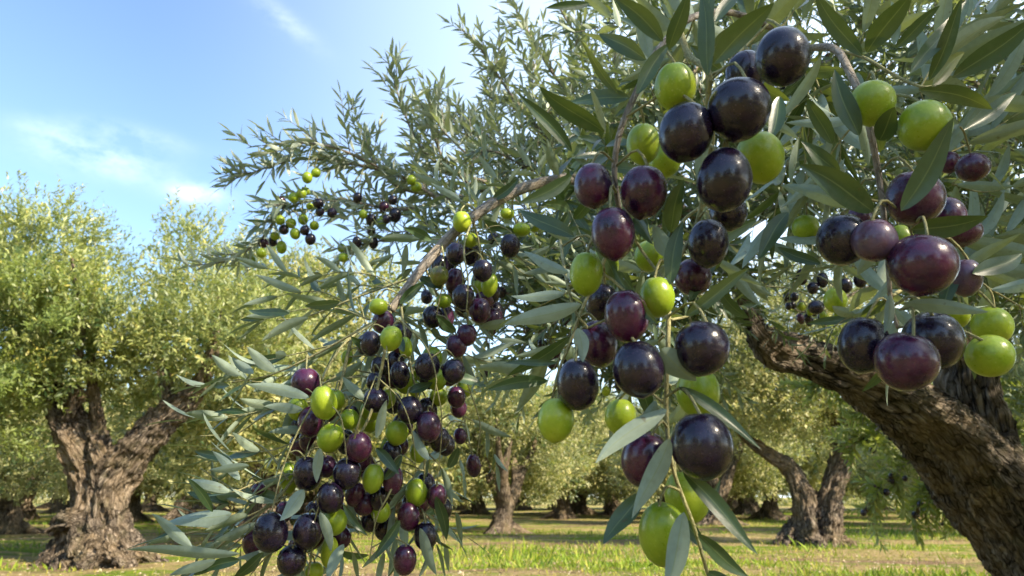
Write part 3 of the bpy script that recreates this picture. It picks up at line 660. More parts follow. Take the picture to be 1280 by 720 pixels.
# bough low on the right, backlit look put into its brighter, yellower leaf colour
low_b = [[(1330,600,3.3),(1240,560,3.3),(1170,560,3.3),(1110,600,3.3),(1085,640,3.3)], [(1240,560,3.3),(1180,590,3.4),(1140,640,3.4)], [(1240,540,3.2),(1130,520,3.2),(1080,550,3.2),(1050,560,3.2)],
 [(1330,480,3.4),(1200,480,3.3),(1120,490,3.3),(1070,520,3.3)], [(1200,560,3.3),(1200,600,3.3),(1215,650,3.3)], [(1160,470,3.3),(1100,440,3.3),(1040,470,3.3),(1010,500,3.3)], [(1330,420,3.2),(1280,480,3.1),(1260,560,3.0)], [(1340,460,2.9),(1290,520,2.9),(1275,590,2.9)]]
for i_, pts in enumerate(low_b):
    branch(pts, .008, .002, seed=90+i_, mat=M_GREY, leaf=.062, gap=.016, spacing=.07, shoots=4, lift=-.05, spread=1.1, sublen=(.10, .30), width=.27, tint=.6, lmat=M_LEAFG)

# outer crown of the same tree, above and to the right of the view
def ellip(c, r): return (np.array(c), r)
cm = [ellip((2.6, 1.0, 2.9), (1.3, 1.3, .9)), ellip((1.7, .3, 2.75), (1.1, 1.2, .7)), ellip((1.3, -.9, 2.2), (.8, .8, .5)), ellip((3.2, .0, 2.6), (1.2, 1.3, 1.0)), ellip((2.6, -1.0, 2.6), (1.3, 1.2, .9)),
      ellip((2.4, 2.6, 3.4), (1.0, 1.1, .9)), ellip((3.0, 2.4, 3.0), (1.2, 1.2, 1.0)), ellip((3.3, 1.2, 1.9), (.8, 1.0, .7)), ellip((2.3, -.3, 2.0), (.8, .8, .5)), ellip((3.0, -1.2, 1.7), (.9, .9, .6)), ellip((2.2, -1.1, 1.6), (.7, .7, .5))]
crown_mesh(cm, 3800, .07, 12, 77, shell=.2, maxlen=.45).build('crown', M_LEAFM, near)

# ---- near twigs and sprays that hold the fruit (0.3 - 0.8 m)
HD = .33
near_twigs = [
 # path, r0, r1, material
 ([(1010,60,.55),(930,20,.45),(870,20,.38),(825,60,.34),(797,112,.335),(775,165,.33),(768,215,.33),(774,262,.335)], .0022, .0013, M_GREY),
 ([(850,40,.38),(862,70,.36),(885,90,.34),(885,130,.345),(890,175,.35),(880,240,.36),(868,290,.36),(850,320,.35),(838,360,.34),(835,430,.325),(833,520,.318),(842,588,.315),(868,660,.31),(888,730,.31)], .0018, .0008, M_TWIG),
 ([(775,262,.335),(765,300,.35),(745,350,.35),(728,385,.34),(712,430,.335),(698,465,.335),(690,500,.335)], .0012, .0006, M_TWIG),
 ([(885,95,.35),(905,85,.35),(930,60,.36),(960,30,.36)], .0010, .0006, M_TWIG),
 ([(1000,62,.5),(1040,60,.42),(1062,90,.38),(1082,140,.36),(1095,200,.36),(1104,262,.36),(1110,330,.36),(1114,380,.36),(1122,410,.36)], .0026, .0009, M_GREY),
 ([(1044,62,.42),(1080,72,.40),(1120,95,.39),(1150,108,.38),(1165,108,.38)], .0011, .0007, M_TWIG),
 ([(1104,225,.36),(1120,250,.355),(1135,280,.35),(1142,300,.35)], .0010, .0006, M_TWIG),
 ([(1114,370,.37),(1150,350,.40),(1190,340,.42),(1235,360,.42),(1245,400,.42)], .001, .0006, M_TWIG),
 ([(838,360,.34),(800,310,.36),(775,262,.335)], .0008, .0008, M_TWIG),
 ([(838,400,.33),(860,395,.34),(880,385,.345)], .0008, .0005, M_TWIG),
 ([(840,300,.42),(860,270,.42),(905,240,.42),(935,200,.42)], .0012, .0008, M_TWIG),
 # grey bough of the middle bunch and its hanging twigs
 ([(905,300,1.6),(820,240,1.1),(730,225,.85),(680,228,.76),(640,241,.72),(598,266,.69),(562,296,.67),(530,332,.65),(506,364,.63),(488,388,.62)], .0078, .0038, M_GREY),
 ([(488,388,.62),(465,405,.6),(430,430,.58),(405,470,.57),(398,500,.565)], .0014, .0007, M_TWIG),
 ([(500,372,.63),(505,410,.61),(512,450,.6),(520,490,.59),(528,540,.59),(530,600,.6),(520,650,.6)], .0013, .0007, M_TWIG),
 ([(488,388,.62),(482,430,.59),(475,470,.58),(462,520,.57),(440,560,.565),(415,610,.56),(395,660,.56),(385,720,.56)], .0016, .0008, M_TWIG),
 ([(440,420,.62),(420,500,.6),(390,560,.58),(350,620,.56),(300,660,.55),(255,700,.54),(215,735,.53)], .0016, .0008, M_TWIG),
 ([(462,405,.6),(400,440,.6),(340,468,.6),(290,478,.6)], .0012, .0006, M_TWIG),
 ([(520,345,.66),(450,370,.66),(385,395,.66),(345,400,.66)], .0012, .0006, M_TWIG),
 ([(560,298,.67),(575,330,.66),(580,360,.65)], .0011, .0006, M_TWIG),
 ([(590,270,.69),(598,300,.68),(602,330,.67)], .0012, .0006, M_TWIG),
 ([(645,240,.72),(640,260,.72),(650,290,.72)], .0010, .0006, M_TWIG),
 ([(530,332,.66),(545,365,.66),(560,400,.66),(575,450,.66),(580,520,.66),(590,570,.66)], .0012, .0006, M_TWIG),
 ([(360,600,.56),(330,560,.57),(290,545,.58),(250,545,.58)], .0009, .0005, M_TWIG),
 ([(405,500,.6),(350,510,.6),(300,540,.6),(255,570,.6)], .0009, .0005, M_TWIG),
 ([(340,630,.56),(290,610,.56),(250,585,.56)], .0009, .0005, M_TWIG),
 ([(480,410,.57),(484,440,.55),(487,480,.55),(492,520,.56)], .0006, .0004, M_TWIG), ([(500,400,.57),(530,430,.565),(545,470,.565),(540,510,.565)], .0009, .0005, M_TWIG),
 ([(470,470,.56),(500,500,.56),(515,540,.56),(520,590,.57)], .0006, .0004, M_TWIG), ([(440,560,.545),(448,530,.54),(458,500,.55),(470,470,.56)], .0009, .0005, M_TWIG),
 ([(405,500,.55),(425,520,.54),(432,560,.54),(434,590,.545)], .0006, .0004, M_TWIG), ([(395,500,.55),(372,540,.545),(352,590,.54),(340,640,.53)], .0009, .0005, M_TWIG),
 ([(415,600,.54),(400,630,.535),(392,655,.535),(380,690,.535)], .0006, .0004, M_TWIG), ([(500,590,.57),(485,620,.56),(470,650,.56),(462,700,.56)], .0009, .0005, M_TWIG),
 ([(545,480,.57),(552,520,.57),(550,570,.575),(545,610,.58)], .0006, .0004, M_TWIG), ([(575,440,.64),(585,480,.65),(600,530,.65),(596,570,.65)], .0009, .0005, M_TWIG),
 ([(590,275,.67),(580,310,.62),(585,350,.61),(583,390,.61)], .0010, .0006, M_TWIG), ([(552,305,.66),(556,340,.64),(548,380,.64),(545,400,.65)], .0009, .0005, M_TWIG),
 ([(700,300,.4),(708,350,.34),(720,390,.33),(735,410,.33)], .0009, .0006, M_TWIG), ([(886,180,.33),(900,190,.31),(908,200,.31)], .0008, .0006, M_TWIG),
]
NT_P = []
wb = {}
for pts, r0, r1, mt in near_twigs:
    P = twig_px(pts, 8*len(pts)); NT_P.append(P)
    W = Tubes(); W.add(P, np.linspace(r0, r1, len(P)), 10)
    o = W.build('twig', mt, near); wb[len(NT_P)-1] = o
NT_ALL = np.vstack(NT_P)

# leafy side sprays on the near twigs: (pixel path with depth, leaf length in m)
r_ = np.random.default_rng(5); NSP = [0]
def spray(pts, leaf, gap, tint=.42, width=.2, ang=(30, 60), rad=.0008, t0=.1, droop=.1):
    for rep in range(2):
        q = pts
        if rep:
            if NSP[0] > 96: return
            j1 = r_.normal(0, 26, 2); j2 = r_.normal(0, 12, 2)
            q = [(x+j1[0]*(i_ > 0)+j2[0]*i_, y+j1[1]*(i_ > 0)+j2[1]*i_, d*1.13) for i_, (x, y, d) in enumerate(pts)]
        P = twig_px(q, 5*len(q)); HL = Leaves('hi'); HW = Tubes()
        shoot(HL, HW, P, leaf*1.12, gap*1.0, r_, rad=rad, width=.2, tintc=tint, ang=ang, t0=t0, sides=6, droop=droop)
        o = HW.build('spray', M_TWIG, near); l_ = HL.build('leaves', M_LEAF, o); l_.data.transform(Matrix.Translation(-Vector(near.location))); NSP[0] += 1
for sp_ in [
 ([(440,425,.62),(380,440,.62),(330,452,.6),(285,470,.6)],.040,.024), ([(462,400,.62),(420,385,.63),(370,388,.64),(330,400,.64)],.040,.024),
 ([(500,360,.64),(470,345,.66),(430,340,.68),(400,345,.7)],.036,.024), ([(420,470,.6),(370,500,.6),(320,515,.59),(280,520,.58)],.040,.024),
 ([(405,530,.58),(350,560,.57),(300,565,.56),(262,560,.56)],.040,.022), ([(380,590,.57),(330,600,.56),(290,615,.55),(262,610,.55)],.042,.024),
 ([(360,620,.56),(310,645,.55),(265,660,.54),(225,668,.53)],.044,.024), ([(330,650,.55),(280,690,.54),(240,715,.53)],.044,.024),
 ([(350,680,.56),(320,710,.55),(300,740,.54)],.040,.024), ([(300,660,.55),(270,650,.54),(240,640,.54)],.036,.02),
 ([(395,660,.58),(370,700,.58),(340,735,.58)],.036,.022), ([(560,430,.66),(600,450,.68),(640,455,.7)],.038,.024),
 ([(528,560,.6),(555,590,.62),(570,640,.63)],.036,.026), ([(520,600,.6),(490,640,.6),(480,690,.6)],.036,.026), ([(530,640,.6),(545,680,.6)],.036,.026),
 ([(440,600,.6),(425,640,.61),(440,690,.62)],.034,.024), ([(560,300,.7),(520,300,.72),(490,320,.74)],.036,.022), ([(598,266,.7),(560,240,.75),(530,215,.8)],.034,.022),
 ([(640,240,.72),(610,210,.76),(600,170,.8)],.034,.022), ([(680,228,.76),(650,190,.8),(640,150,.82)],.034,.022), ([(600,270,.72),(640,330,.72),(670,350,.73)],.036,.024),
 ([(562,300,.7),(610,320,.72),(650,350,.74)],.036,.024), ([(580,520,.68),(610,540,.7),(620,580,.7)],.032,.026), ([(505,400,.63),(470,430,.66),(440,470,.68)],.038,.022),
 ([(545,370,.7),(590,400,.72),(630,430,.74)],.036,.024), ([(488,388,.64),(520,400,.66),(560,430,.7)],.036,.022), ([(470,480,.62),(440,500,.64),(420,540,.66)],.034,.024),
 ([(730,225,.85),(700,260,.75),(670,280,.72),(640,290,.7)],.040,.024), ([(730,225,.85),(760,200,.7),(745,160,.6)],.045,.022), ([(700,240,.7),(720,280,.6),(740,330,.58)],.04,.02),
 ([(700,230,.75),(690,180,.75),(670,140,.75)],.04,.022), ([(840,100,.5),(800,60,.55),(760,20,.6)],.045,.02), ([(860,80,.5),(840,20,.55),(820,-30,.55)],.045,.02),
 ([(930,100,.5),(940,40,.5),(930,-20,.5)],.045,.02), ([(930,60,.5),(980,30,.5),(1010,-20,.5)],.045,.02), ([(1000,62,.52),(1010,120,.5),(1000,170,.5)],.045,.02),
 ([(1020,100,.5),(1050,180,.5),(1040,240,.5)],.045,.02), ([(985,200,.55),(970,260,.55),(960,300,.55)],.045,.02), ([(1080,140,.45),(1040,190,.47),(1010,240,.5)],.04,.02),
 ([(1060,80,.5),(1080,40,.5),(1110,-20,.5)],.045,.02), ([(1150,110,.45),(1180,60,.48),(1220,10,.5)],.05,.022), ([(1150,115,.5),(1200,130,.5),(1250,120,.5),(1290,100,.5)],.05,.022),
 ([(1165,200,.5),(1210,180,.5),(1260,150,.5)],.05,.022), ([(1190,230,.55),(1230,240,.55),(1280,230,.55)],.05,.022), ([(1180,300,.5),(1230,300,.52),(1290,280,.55)],.05,.022),
 ([(1190,340,.48),(1240,340,.5),(1290,350,.5)],.05,.022), ([(1114,370,.45),(1090,350,.5),(1060,330,.5),(1030,335,.5)],.04,.022), ([(1104,262,.42),(1060,260,.45),(1020,250,.5)],.045,.022),
 ([(870,300,.45),(900,330,.48),(930,350,.5)],.042,.022), ([(838,330,.42),(800,340,.45),(760,330,.48)],.04,.022), ([(830,420,.42),(800,450,.45),(780,500,.46)],.036,.024),
 ([(835,480,.4),(860,500,.42),(870,530,.42)],.036,.024), ([(740,350,.45),(700,370,.48),(660,390,.5)],.04,.024), ([(712,430,.42),(680,450,.45),(640,470,.47)],.038,.024),
 ([(1110,330,.42),(1140,370,.43),(1180,385,.43)],.04,.022), ([(1122,400,.42),(1120,430,.43),(1115,455,.43)],.03,.02), ([(1235,360,.44),(1270,380,.44),(1300,400,.44)],.045,.022),
 ([(880,240,.5),(860,200,.52),(850,150,.52)],.042,.02), ([(870,20,.42),(850,60,.48),(810,100,.5)],.042,.02), ([(940,150,.5),(970,150,.5),(1000,130,.5)],.042,.02)]:
    spray(*sp_)
# single big leaves round the near fruit, placed one by one: base x,y, tip x,y, width px, side shown, depth
ONE = Leaves('hi')
def leafpx(bx, by, tx, ty, wpx, side='T', d=.31, bend=.08, tint=None):
    r2 = random.random; dt = d+(r2()-.5)*.035
    b, t_ = at(bx, by, d), at(tx, ty, dt); ax = t_-b; L_ = np.linalg.norm(ax)
    toc = -norm(at((bx+tx)/2, (by+ty)/2, d)-CAM); sgn = 1 if side == 'T' else -1
    s_ = np.cross(ax/L_, toc); nrm = toc*sgn+s_*random.uniform(-.38, .38)*sgn
    bd = bend*random.choice((-1, 1, 1)); mid_off = 0
    ONE.add(b+0*ax, ax, nrm, L_*1.02, wpx/F*d*1.08, bd, random.uniform(.05, .75) if tint is None else tint, .28)
for q in [
 (829,52,770,-8,22,'T',.30),(808,75,748,37,20,'T',.31),(796,118,838,50,18,'T',.305),(836,62,858,-12,20,'T',.30),(885,95,873,-14,20,'T',.30),(881,58,889,-25,19,'T',.31),(892,80,964,2,28,'T',.30),
 (893,28,928,-22,15,'T',.31),(888,63,928,36,20,'T',.36,.1,.93),(755,165,678,110,22,'T',.31),(787,122,713,126,22,'T',.33),(757,164,735,108,8,'B',.30),(773,118,725,55,12,'T',.33),(715,190,655,112,16,'T',.36),
 (737,4,686,12,11,'T',.33),(812,73,800,15,16,'B',.36),(1078,70,1020,-8,21,'T',.33),(1083,66,1136,-12,26,'T',.34),(1118,56,1117,3,12,'B',.33),(1119,60,1178,9,15,'T',.33),(1137,92,1216,-15,20,'T',.33),
 (1161,101,1210,0,17,'T',.34),(1165,108,1211,60,18,'T',.34,.08,.95),(1190,97,1290,24,27,'T',.34),(1148,112,1253,131,22,'T',.34),(1205,163,1284,114,18,'T',.38),(1074,170,1042,86,25,'T',.325),(1099,176,1122,133,24,'T',.33),
 (1126,264,1197,154,28,'T',.315),(1092,265,1002,206,32,'T',.32),(985,265,943,318,20,'T',.35),(1140,287,1237,274,26,'T',.33),(1026,330,970,309,14,'T',.36),(1128,380,1234,386,17,'B',.32),(1113,368,1106,418,11,'B',.33),
 (1215,342,1284,314,22,'T',.36),(1218,420,1212,472,11,'T',.35,.1,.9),(1050,215,1000,180,20,'T',.38),(1040,180,1010,120,18,'T',.4),(975,120,960,180,18,'T',.38),(1100,190,1090,140,18,'T',.37),
 (715,219,655,259,17,'T',.31,.1,.8),(718,296,648,257,20,'T',.33),(711,341,650,317,14,'B',.32),(712,300,660,270,14,'B',.36),(837,356,852,275,20,'T',.305),(838,291,852,226,22,'T',.32),(840,322,813,284,20,'B',.31),
 (792,272,816,302,15,'T',.32),(878,256,890,184,14,'T',.34,.1,.8),(822,405,758,334,15,'T',.30),(727,380,632,411,20,'B',.315),(857,395,942,341,17,'T',.315),(898,362,935,403,14,'T',.34),(826,436,865,477,30,'B',.295),
 (834,511,745,573,21,'B',.30),(848,483,957,552,16,'T',.305),(837,548,799,647,25,'B',.285),(853,589,954,686,21,'T',.30),(872,667,938,724,18,'T',.30),(855,640,831,738,26,'B',.285),(802,616,757,683,24,'T',.305),
 (722,410,731,453,18,'B',.31),(685,476,606,481,15,'T',.34),(712,421,640,472,16,'T',.35),(697,453,630,456,9,'T',.34),(885,310,945,270,18,'T',.40),(862,376,890,330,15,'T',.36),(770,350,745,300,15,'T',.37),
 (800,470,812,530,18,'T',.36),(820,500,800,560,16,'B',.36),(850,640,880,690,16,'T',.33),(883,715,930,735,14,'T',.31),(866,655,905,600,12,'T',.34),(905,300,880,345,18,'T',.38),(1200,330,1172,395,18,'T',.37),
 (1105,300,1075,345,16,'B',.37),(1110,375,1075,400,14,'T',.37),(1118,385,1150,420,14,'B',.38),(1122,405,1100,460,12,'B',.38),(940,100,985,130,18,'T',.38),(905,90,860,60,16,'T',.37),(850,240,830,300,20,'T',.36),
 # middle bunch and the lower left
 (362,392,308,385,12,'T',.6),(425,377,380,387,12,'T',.6),(386,397,326,421,12,'B',.6),(300,470,262,446,12,'B',.58),(317,467,288,445,11,'B',.58),(345,465,307,435,13,'B',.58),(287,482,259,481,8,'T',.58),(387,497,312,479,14,'B',.55),
 (379,512,332,510,12,'B',.56),(380,612,350,650,18,'B',.52),(400,560,396,602,12,'B',.52),(429,630,457,672,8,'T',.53),(290,642,209,660,20,'B',.5),(240,683,186,645,13,'B',.5),(300,692,152,698,14,'B',.48),(287,615,236,597,12,'B',.5),
 (266,640,237,597,10,'T',.5),(290,577,242,558,10,'T',.52),(312,582,262,586,10,'B',.5),(300,600,268,566,11,'B',.5),(470,560,500,590,12,'T',.56),(512,490,540,478,12,'T',.58),(570,415,545,398,12,'T',.6),(560,470,610,480,14,'T',.6),
 (505,440,490,410,11,'T',.58),(470,548,486,500,11,'B',.55),(536,575,515,540,11,'B',.56),(480,600,505,570,10,'T',.56),(560,585,575,560,11,'T',.6),(545,620,560,672,13,'T',.58),(525,660,545,720,13,'B',.57),(500,650,470,700,12,'T',.57),
 (430,680,405,725,13,'B',.53),(400,640,415,690,12,'B',.53),(300,700,255,712,13,'T',.5),(330,690,290,730,13,'T',.5),(270,700,215,722,12,'B',.5),(500,380,530,350,12,'T',.62),(540,300,505,285,11,'T',.66),(615,250,650,225,12,'T',.7),
 (555,360,520,345,12,'T',.64),(600,410,640,400,12,'B',.65),(468,440,440,420,11,'T',.58),(455,500,430,470,11,'B',.57)]:
    leafpx(*q)
tw1 = [o for o in near.children if o.name.startswith('twig')][1]
ho = ONE.build('leaves', M_LEAF, tw1); ho.data.transform(Matrix.Translation(-Vector(near.location)))

# ------------------------------------------------------------------ the fruit
def olive_mesh(rx, rz, seed, seg=40, rings=26):
    r2 = np.random.default_rng(seed); a = np.linspace(0, 2*math.pi, seg, endpoint=False); ph = np.linspace(0, math.pi, rings+1)[1:-1]
    st, ct = np.sin(ph)[:, None], np.cos(ph)[:, None]
    k = .055*r2.uniform(-1, 1); b1_, b2_ = r2.uniform(0, 6.28, 2)
    rad = st*(1+k*ct)*(1+.018*np.cos(a[None]-b1_)+.012*np.cos(2*a[None]-b2_))
    z = ct*1.0-.06*np.exp(-((ph[:, None])/.28)**2)+(-.035)*np.exp(-((math.pi-ph[:, None])/.16)**2)+0*a[None]
    V = np.stack([rad*np.cos(a)[None]*rx, rad*np.sin(a)[None]*rx, z*rz], -1).reshape(-1, 3)
    V = np.vstack([V, [[0, 0, rz*.925]], [[0, 0, -rz*1.045]]]); m = rings-1
    i = np.arange(m-1)[:, None]*seg; j = np.arange(seg)[None]; kx = (j+1) % seg
    Q = np.stack([i+j, i+seg+j, i+seg+kx, i+kx], -1).reshape(-1, 4); jj = np.arange(seg); kk = (jj+1) % seg; e = (m-1)*seg
    T = np.vstack([np.stack([np.full(seg, m*seg), jj, kk], -1), np.stack([np.full(seg, m*seg+1), e+kk, e+jj], -1)])
    return V, [Q, T]
OLIVES = []
def olive(x, y, w_, h_, kind, d, tilt=0.0, bunch='near', twigs=None, stalk=True, seg=40, plunge=None):
    """x,y,w,h as seen in the photograph; d distance; tilt in degrees clockwise; the fruit hangs from the closest twig above it"""
    mat = {'D': 'black', 'P': 'purple', 'L': 'dusty', 'M': 'mottled', 'G': 'green'}[kind]
    c = at(x, y, d); rx, rz = w_/2/F*d, h_/2/F*d; sd = int(x*131+y*17) % 99991; r2 = np.random.default_rng(sd)
    V, Fc = olive_mesh(rx, rz, sd, seg, int(seg*.62))
    t_ = R(tilt if tilt else r2.uniform(-10, 10)); yaw = r2.uniform(0, 6.28)
    up = CUP*math.cos(t_)+CRT*math.sin(t_); lean = r2.uniform(-.25, .25) if plunge is None else plunge
    up = norm(up-VIEW*lean); xx_ = norm(np.cross(CRT*math.cos(yaw)+VIEW*math.sin(yaw), up)); yy_ = np.cross(up, xx_)
    M3 = np.stack([xx_, yy_, up], 1)
    o = mesh_obj('olive', V@M3.T, Fc, M_OL[mat]); o.location = c
    if stalk:
        top = c+up*rz*.93; pts = NT_ALL if twigs is None else twigs
        dv = pts-top; dist = np.linalg.norm(dv, axis=1)+np.where(dv@CUP > .001, 0, .035)
        tgt = pts[dist.argmin()]; gapd = np.linalg.norm(tgt-top)
        if gapd > .05*max(1, d/.5): tgt = top+norm(tgt-top)*.04*max(1, d/.5)+CUP*.006
        midp = top+up*min(.008, gapd*.4)+(tgt-top)*.4
        P = smooth_path([top-up*rz*.06, top+up*.0012*d/.35, midp, tgt], 9); r0 = .00075 if d < .8 else .0011
        W = Tubes(); rr = np.linspace(r0, r0*.85, 9); rr[0] = r0*1.7; rr[1] = r0*1.35; W.add(P-c, rr, 8)
        s_ = mesh_obj('stalk', np.vstack(W.V), [np.vstack(W.Q), np.vstack(W.T)], M_TWIG, attr={'bk': np.vstack(W.A)}); s_.parent = o
    OLIVES.append((o, x, y, kind, bunch, w_)); return o
near_ol = [
 (978,71,66,74,'D',.30),(932,93,50,60,'D',.335),(924,137,76,80,'D',.295),(857,165,66,76,'D',.30,12),(844,108,50,60,'G',.31),(804,180,42,52,'G',.345),(831,200,40,44,'G',.37),(950,197,58,66,'G',.33,-15),(905,224,68,82,'D',.295,8),
 (742,232,49,58,'P',.32),(804,240,59,68,'P',.315),(766,292,54,68,'P',.305,-5),(733,342,41,56,'G',.32),(885,304,50,62,'D',.35),(910,266,46,46,'D',.37),(866,346,46,48,'P',.37),(821,371,44,52,'G',.32),(783,395,54,68,'P',.31,-8),
 (752,378,40,50,'D',.37),(748,429,48,60,'P',.335,-8),(722,480,53,68,'D',.31,-5),(798,461,64,72,'D',.30),(877,435,68,70,'D',.30),(872,490,54,64,'G',.345),(695,525,46,56,'G',.315),(776,521,40,46,'G',.345),(878,557,76,84,'D',.29,-4),
 (806,574,58,72,'P',.31,14),(858,621,54,66,'G',.335,-12),(829,668,62,82,'G',.305,-8),(812,320,38,40,'G',.38),(757,330,34,40,'G',.38)]
right_ol = [
 (1090,129,54,57,'G',.33),(1156,157,62,64,'G',.32),(1143,247,68,70,'P',.34),(1183,272,46,52,'P',.37),(1216,209,38,36,'P',.47),(1186,203,26,28,'P',.5),(1053,299,62,66,'D',.33),(1093,300,54,54,'L',.315),(1153,331,80,78,'P',.305,0),
 (1207,347,38,48,'L',.37),(1079,431,60,72,'D',.33,6),(1132,452,74,74,'P',.305,0),(1166,426,72,74,'D',.325,-12),(1237,445,54,52,'G',.33,-35),(1240,407,46,48,'G',.38),(1193,394,34,36,'G',.40),(1200,290,50,38,'P',.42),(1007,285,32,34,'G',.52),
 (1075,272,30,36,'P',.42),(1127,300,30,40,'G',.40)]
mid_a = [(577,277,22,26,'G',.66),(570,317,24,28,'D',.64),(603,338,24,28,'D',.62),(579,371,27,32,'D',.62),(600,388,26,32,'P',.64),(569,352,24,34,'P',.66),(549,345,22,26,'M',.64),(612,356,20,30,'G',.68),(588,300,18,18,'G',.7),(638,307,24,30,'D',.68),
 (634,267,17,14,'G',.7),(652,287,21,17,'G',.7),(668,283,14,14,'G',.74),(541,396,25,28,'D',.66),(557,398,20,30,'P',.68),(555,376,19,18,'G',.66),(533,371,14,18,'D',.72),(589,315,20,24,'D',.72),(599,353,20,24,'G',.72),(617,300,16,18,'D',.8),(560,330,20,22,'D',.72)]
mid_b = [(473,383,22,20,'G',.6),(463,429,25,31,'D',.57),(489,423,26,31,'G',.56),(507,434,16,26,'G',.6),(434,447,14,18,'G',.62),(534,458,30,34,'D',.58),(567,464,28,30,'D',.58),(545,474,24,28,'G',.61),(500,468,24,34,'D',.59),(470,477,24,24,'D',.6),
 (470,500,31,30,'D',.58),(512,512,30,34,'D',.575),(536,533,30,38,'P',.57),(496,541,27,30,'G',.585),(519,486,16,20,'G',.62),(486,560,20,26,'G',.6),(548,496,22,22,'G',.63),(573,510,20,24,'P',.64),(524,565,22,26,'G',.6),(580,486,18,22,'G',.66),(484,499,20,24,'G',.63),(592,582,18,30,'P',.66),(575,545,16,20,'P',.66)]
mid_c = [(382,478,34,36,'P',.58),(405,503,31,42,'G',.55),(388,527,30,38,'P',.57),(437,524,22,26,'G',.58),(413,548,31,36,'G',.555,20),(448,559,32,38,'P',.55),(466,598,25,35,'G',.56),(491,599,25,36,'P',.57),(434,592,34,38,'D',.55),(384,592,34,42,'D',.55),
 (361,597,20,38,'G',.58),(413,622,32,38,'D',.54),(444,618,24,30,'P',.575),(456,630,26,28,'P',.58),(418,652,30,33,'G',.55),(338,665,40,48,'D',.53),(317,678,26,34,'P',.56),(385,664,36,44,'D',.54),(365,701,34,38,'D',.54),(412,690,20,36,'G',.57),(393,714,22,22,'G',.58),
 (323,611,16,14,'P',.6),(421,591,20,24,'G',.6),(474,628,18,22,'D',.6),(398,640,22,26,'P',.6),(355,640,20,26,'P',.6)]
mid_d = [(520,615,27,34,'G',.59),(546,621,25,31,'P',.59),(511,645,27,36,'P',.585),(532,670,28,34,'D',.58),(506,700,28,38,'P',.575)]
far_s = [(395,216,12,12,'G'),(384,222,13,15,'G'),(367,247,13,13,'G'),(377,242,13,12,'G'),(382,239,11,11,'G'),(351,251,12,12,'P'),(356,257,12,12,'D'),(398,254,14,13,'D'),(400,265,11,12,'D'),(415,266,13,13,'D'),(387,258,9,9,'G'),(350,275,12,13,'G'),(364,279,13,13,'G'),
 (379,274,12,15,'G'),(381,288,12,13,'D'),(393,282,12,12,'G'),(369,292,13,15,'G'),(355,287,13,13,'D'),(388,299,14,15,'D'),(329,304,13,13,'P'),(341,302,12,13,'D'),(344,295,12,11,'G'),(352,309,13,17,'G'),(327,316,13,13,'G'),(314,326,13,15,'G')]
far_t = [(447,247,12,14,'D'),(480,259,13,15,'P'),(494,269,15,19,'D'),(464,275,14,16,'D'),(477,279,13,16,'G'),(446,303,12,16,'D'),(467,304,12,15,'D'),(427,310,11,12,'G'),(429,322,12,12,'G'),(520,234,14,13,'G'),(514,225,12,13,'G'),(491,250,12,13,'D'),(464,289,11,12,'D'),(454,268,11,12,'G'),(483,274,10,12,'D')]
farT = np.vstack(TWIG_PTS)
for q in near_ol: olive(*q[:6], tilt=q[6] if len(q) > 6 else 0, bunch='near', seg=48)
for q in right_ol: olive(*q[:6], tilt=q[6] if len(q) > 6 else 0, bunch='right', seg=48)
for nm, lst in (('ma', mid_a), ('mb', mid_b), ('mc', mid_c), ('md', mid_d)):
    for q in lst: olive(q[0], q[1], q[2]*1.05, q[3]*1.04, *q[4:6], tilt=q[6] if len(q) > 6 else 0, bunch=nm, seg=30)
for nm, lst in (('fs', far_s), ('ft', far_t)):
    for x, y, w_, h_, k_ in lst: olive(x, y, w_, h_, k_, 1.38+.06*((x*7+y) % 5)/5, bunch=nm, twigs=farT, seg=18)
r3 = np.random.default_rng(8)
for (x0, y0, x1, y1, n_, d0) in ((455,400,585,560,24,.625), (365,500,490,690,27,.59), (545,310,620,400,12,.70), (490,540,560,640,7,.61)):
    for _ in range(n_):
        x, y = r3.uniform(x0, x1), r3.uniform(y0, y1); k_ = 'G' if r3.random() < .25 else ('D' if r3.random() < .5 else 'P')
        olive(x, y, r3.uniform(22, 27), r3.uniform(27, 32), k_, d0*r3.uniform(.97, 1.06), bunch='mh', seg=24)
def scatter(n, box, dr, size, bunch, pg=.12):
    for _ in range(n):
        x, y = r3.uniform(box[0], box[2]), r3.uniform(box[1], box[3]); dd = r3.uniform(*dr)
        # fruit hangs right under a real twig: snap to the twig point closest to this line of sight
        c = at(x, y, dd); q = farT[np.linalg.norm(farT-c, axis=1).argmin()]
        if np.linalg.norm(q-c) < .30:
            c = q+(c-q)*.35+np.array([0, 0, -.02])
        rel = c-CAM; z = rel@VIEW; px = 640+F*rel[0]/z; py = 360-F*(rel@CUP)/z
        wpx = size*F/z*r3.uniform(.85, 1.15)
        olive(px, py, wpx, wpx*1.2, 'G' if r3.random() < pg else ('D' if r3.random() < .7 else 'P'), z, bunch=bunch, twigs=farT, seg=14)
scatter(8, (600,155,700,200), (1.55,1.65), .017, 'top', 0)
scatter(46, (600,300,780,500), (1.1,1.6), .018, 'deep')
scatter(30, (980,320,1080,400), (1.5,1.9), .019, 'deepr')
for x, y, w_, h_, k_, d_ in [(1044,375,28,32,'G',.62),(1020,384,19,18,'D',.85),(1002,346,14,21,'D',1.1),(1028,350,14,20,'D',1.1),(1016,360,14,16,'D',1.1),(1057,357,16,20,'D',1.0),(1075,350,16,20,'D',1.0)]:
    olive(x, y, w_, h_, k_, d_, bunch='deepr', twigs=farT, seg=24)
scatter(30, (1060,500,1200,640), (3.1,3.4), .028, 'low', 0)
scatter(10, (1120,40,1240,110), (1.5,1.9), .022, 'topr', 0)

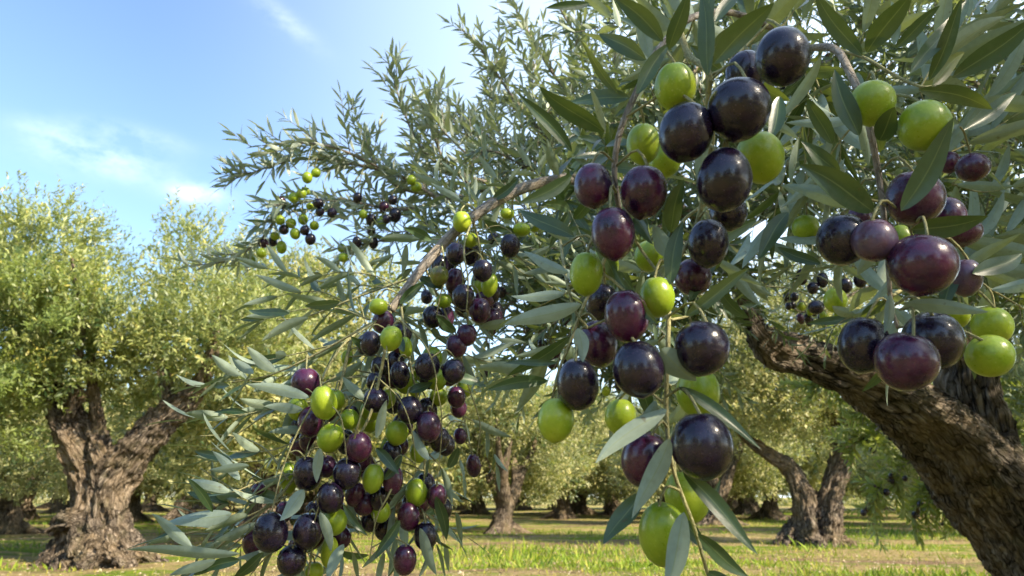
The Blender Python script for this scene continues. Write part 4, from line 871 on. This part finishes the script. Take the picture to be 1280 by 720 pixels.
# labels: each fruit told apart by colour and by its height in its bunch
CN = {'D': 'glossy black', 'P': 'dark purple', 'L': 'dusty violet', 'M': 'half green, half purple', 'G': 'bright green'}
BN = {'near': ('of the large near bunch hanging at centre right', 'olives of the large near bunch'), 'right': ('of the large near bunch at the right edge', 'olives of the right-hand near bunch'),
      'ma': ('hanging from the grey bough', 'olives under the grey bough'), 'mb': ('in the top half of the crowded middle bunch', 'olives of the crowded middle bunch'),
      'mc': ('in the lower left of the crowded middle bunch', 'olives of the crowded middle bunch'), 'md': ('in the small tail below the middle bunch', 'olives of the crowded middle bunch'),
      'fs': ('of the small bunch against open sky at left', 'small olives against the sky'), 'ft': ('of the small bunch just right of the sky-side bunch', 'small olives against the sky')}
SHARED = {'mh': ('small olive half hidden at the back of the crowded middle bunch', 'olives at the back of the middle bunch'), 'top': ('tiny dark olive on the feathery shoots high above the grey bough', 'tiny olives high in the shoots'), 'deep': ('small olive deep in the leaves between the middle and near bunches', 'small olives deep in the crown'),
          'deepr': ('small olive behind the right bunch, above the fork of the limb', 'small olives above the fork'), 'low': ('small dark olive on the sunlit low bough beside the near trunk', 'olives on the low sunlit bough'),
          'topr': ('small dark olive among the leaves in the top right corner', 'small olives in the top right corner')}
from collections import defaultdict
gr = defaultdict(list)
for o in OLIVES: gr[(o[4], o[3])].append(o)
for (b_, k_), L_ in gr.items():
    if b_ in SHARED:
        for o in L_:
            nm, gp = SHARED[b_]
            if k_ == 'G': nm = nm.replace('small', 'small green', 1).replace('dark ', '')
            elif 'dark' not in nm: nm = nm.replace('small', 'small dark', 1)
            tag(o[0], nm, 'olive', gp)
        continue
    L_.sort(key=lambda o: o[2]); nm, gp = BN[b_]
    for i_, o in enumerate(L_):
        if len(L_) == 1: t_ = f'the only {CN[k_]} olive {nm}'
        else:
            rank = 'highest' if i_ == 0 else ('lowest' if i_ == len(L_)-1 else ORD[i_]+' highest')
            t_ = f'{rank} {CN[k_]} olive {nm}'
        tag(o[0], t_, 'olive', gp)
print('SPRAYS', NSP, ONE.count(), 'OLIVES', len(OLIVES), 'OBJ', len(bpy.data.objects))
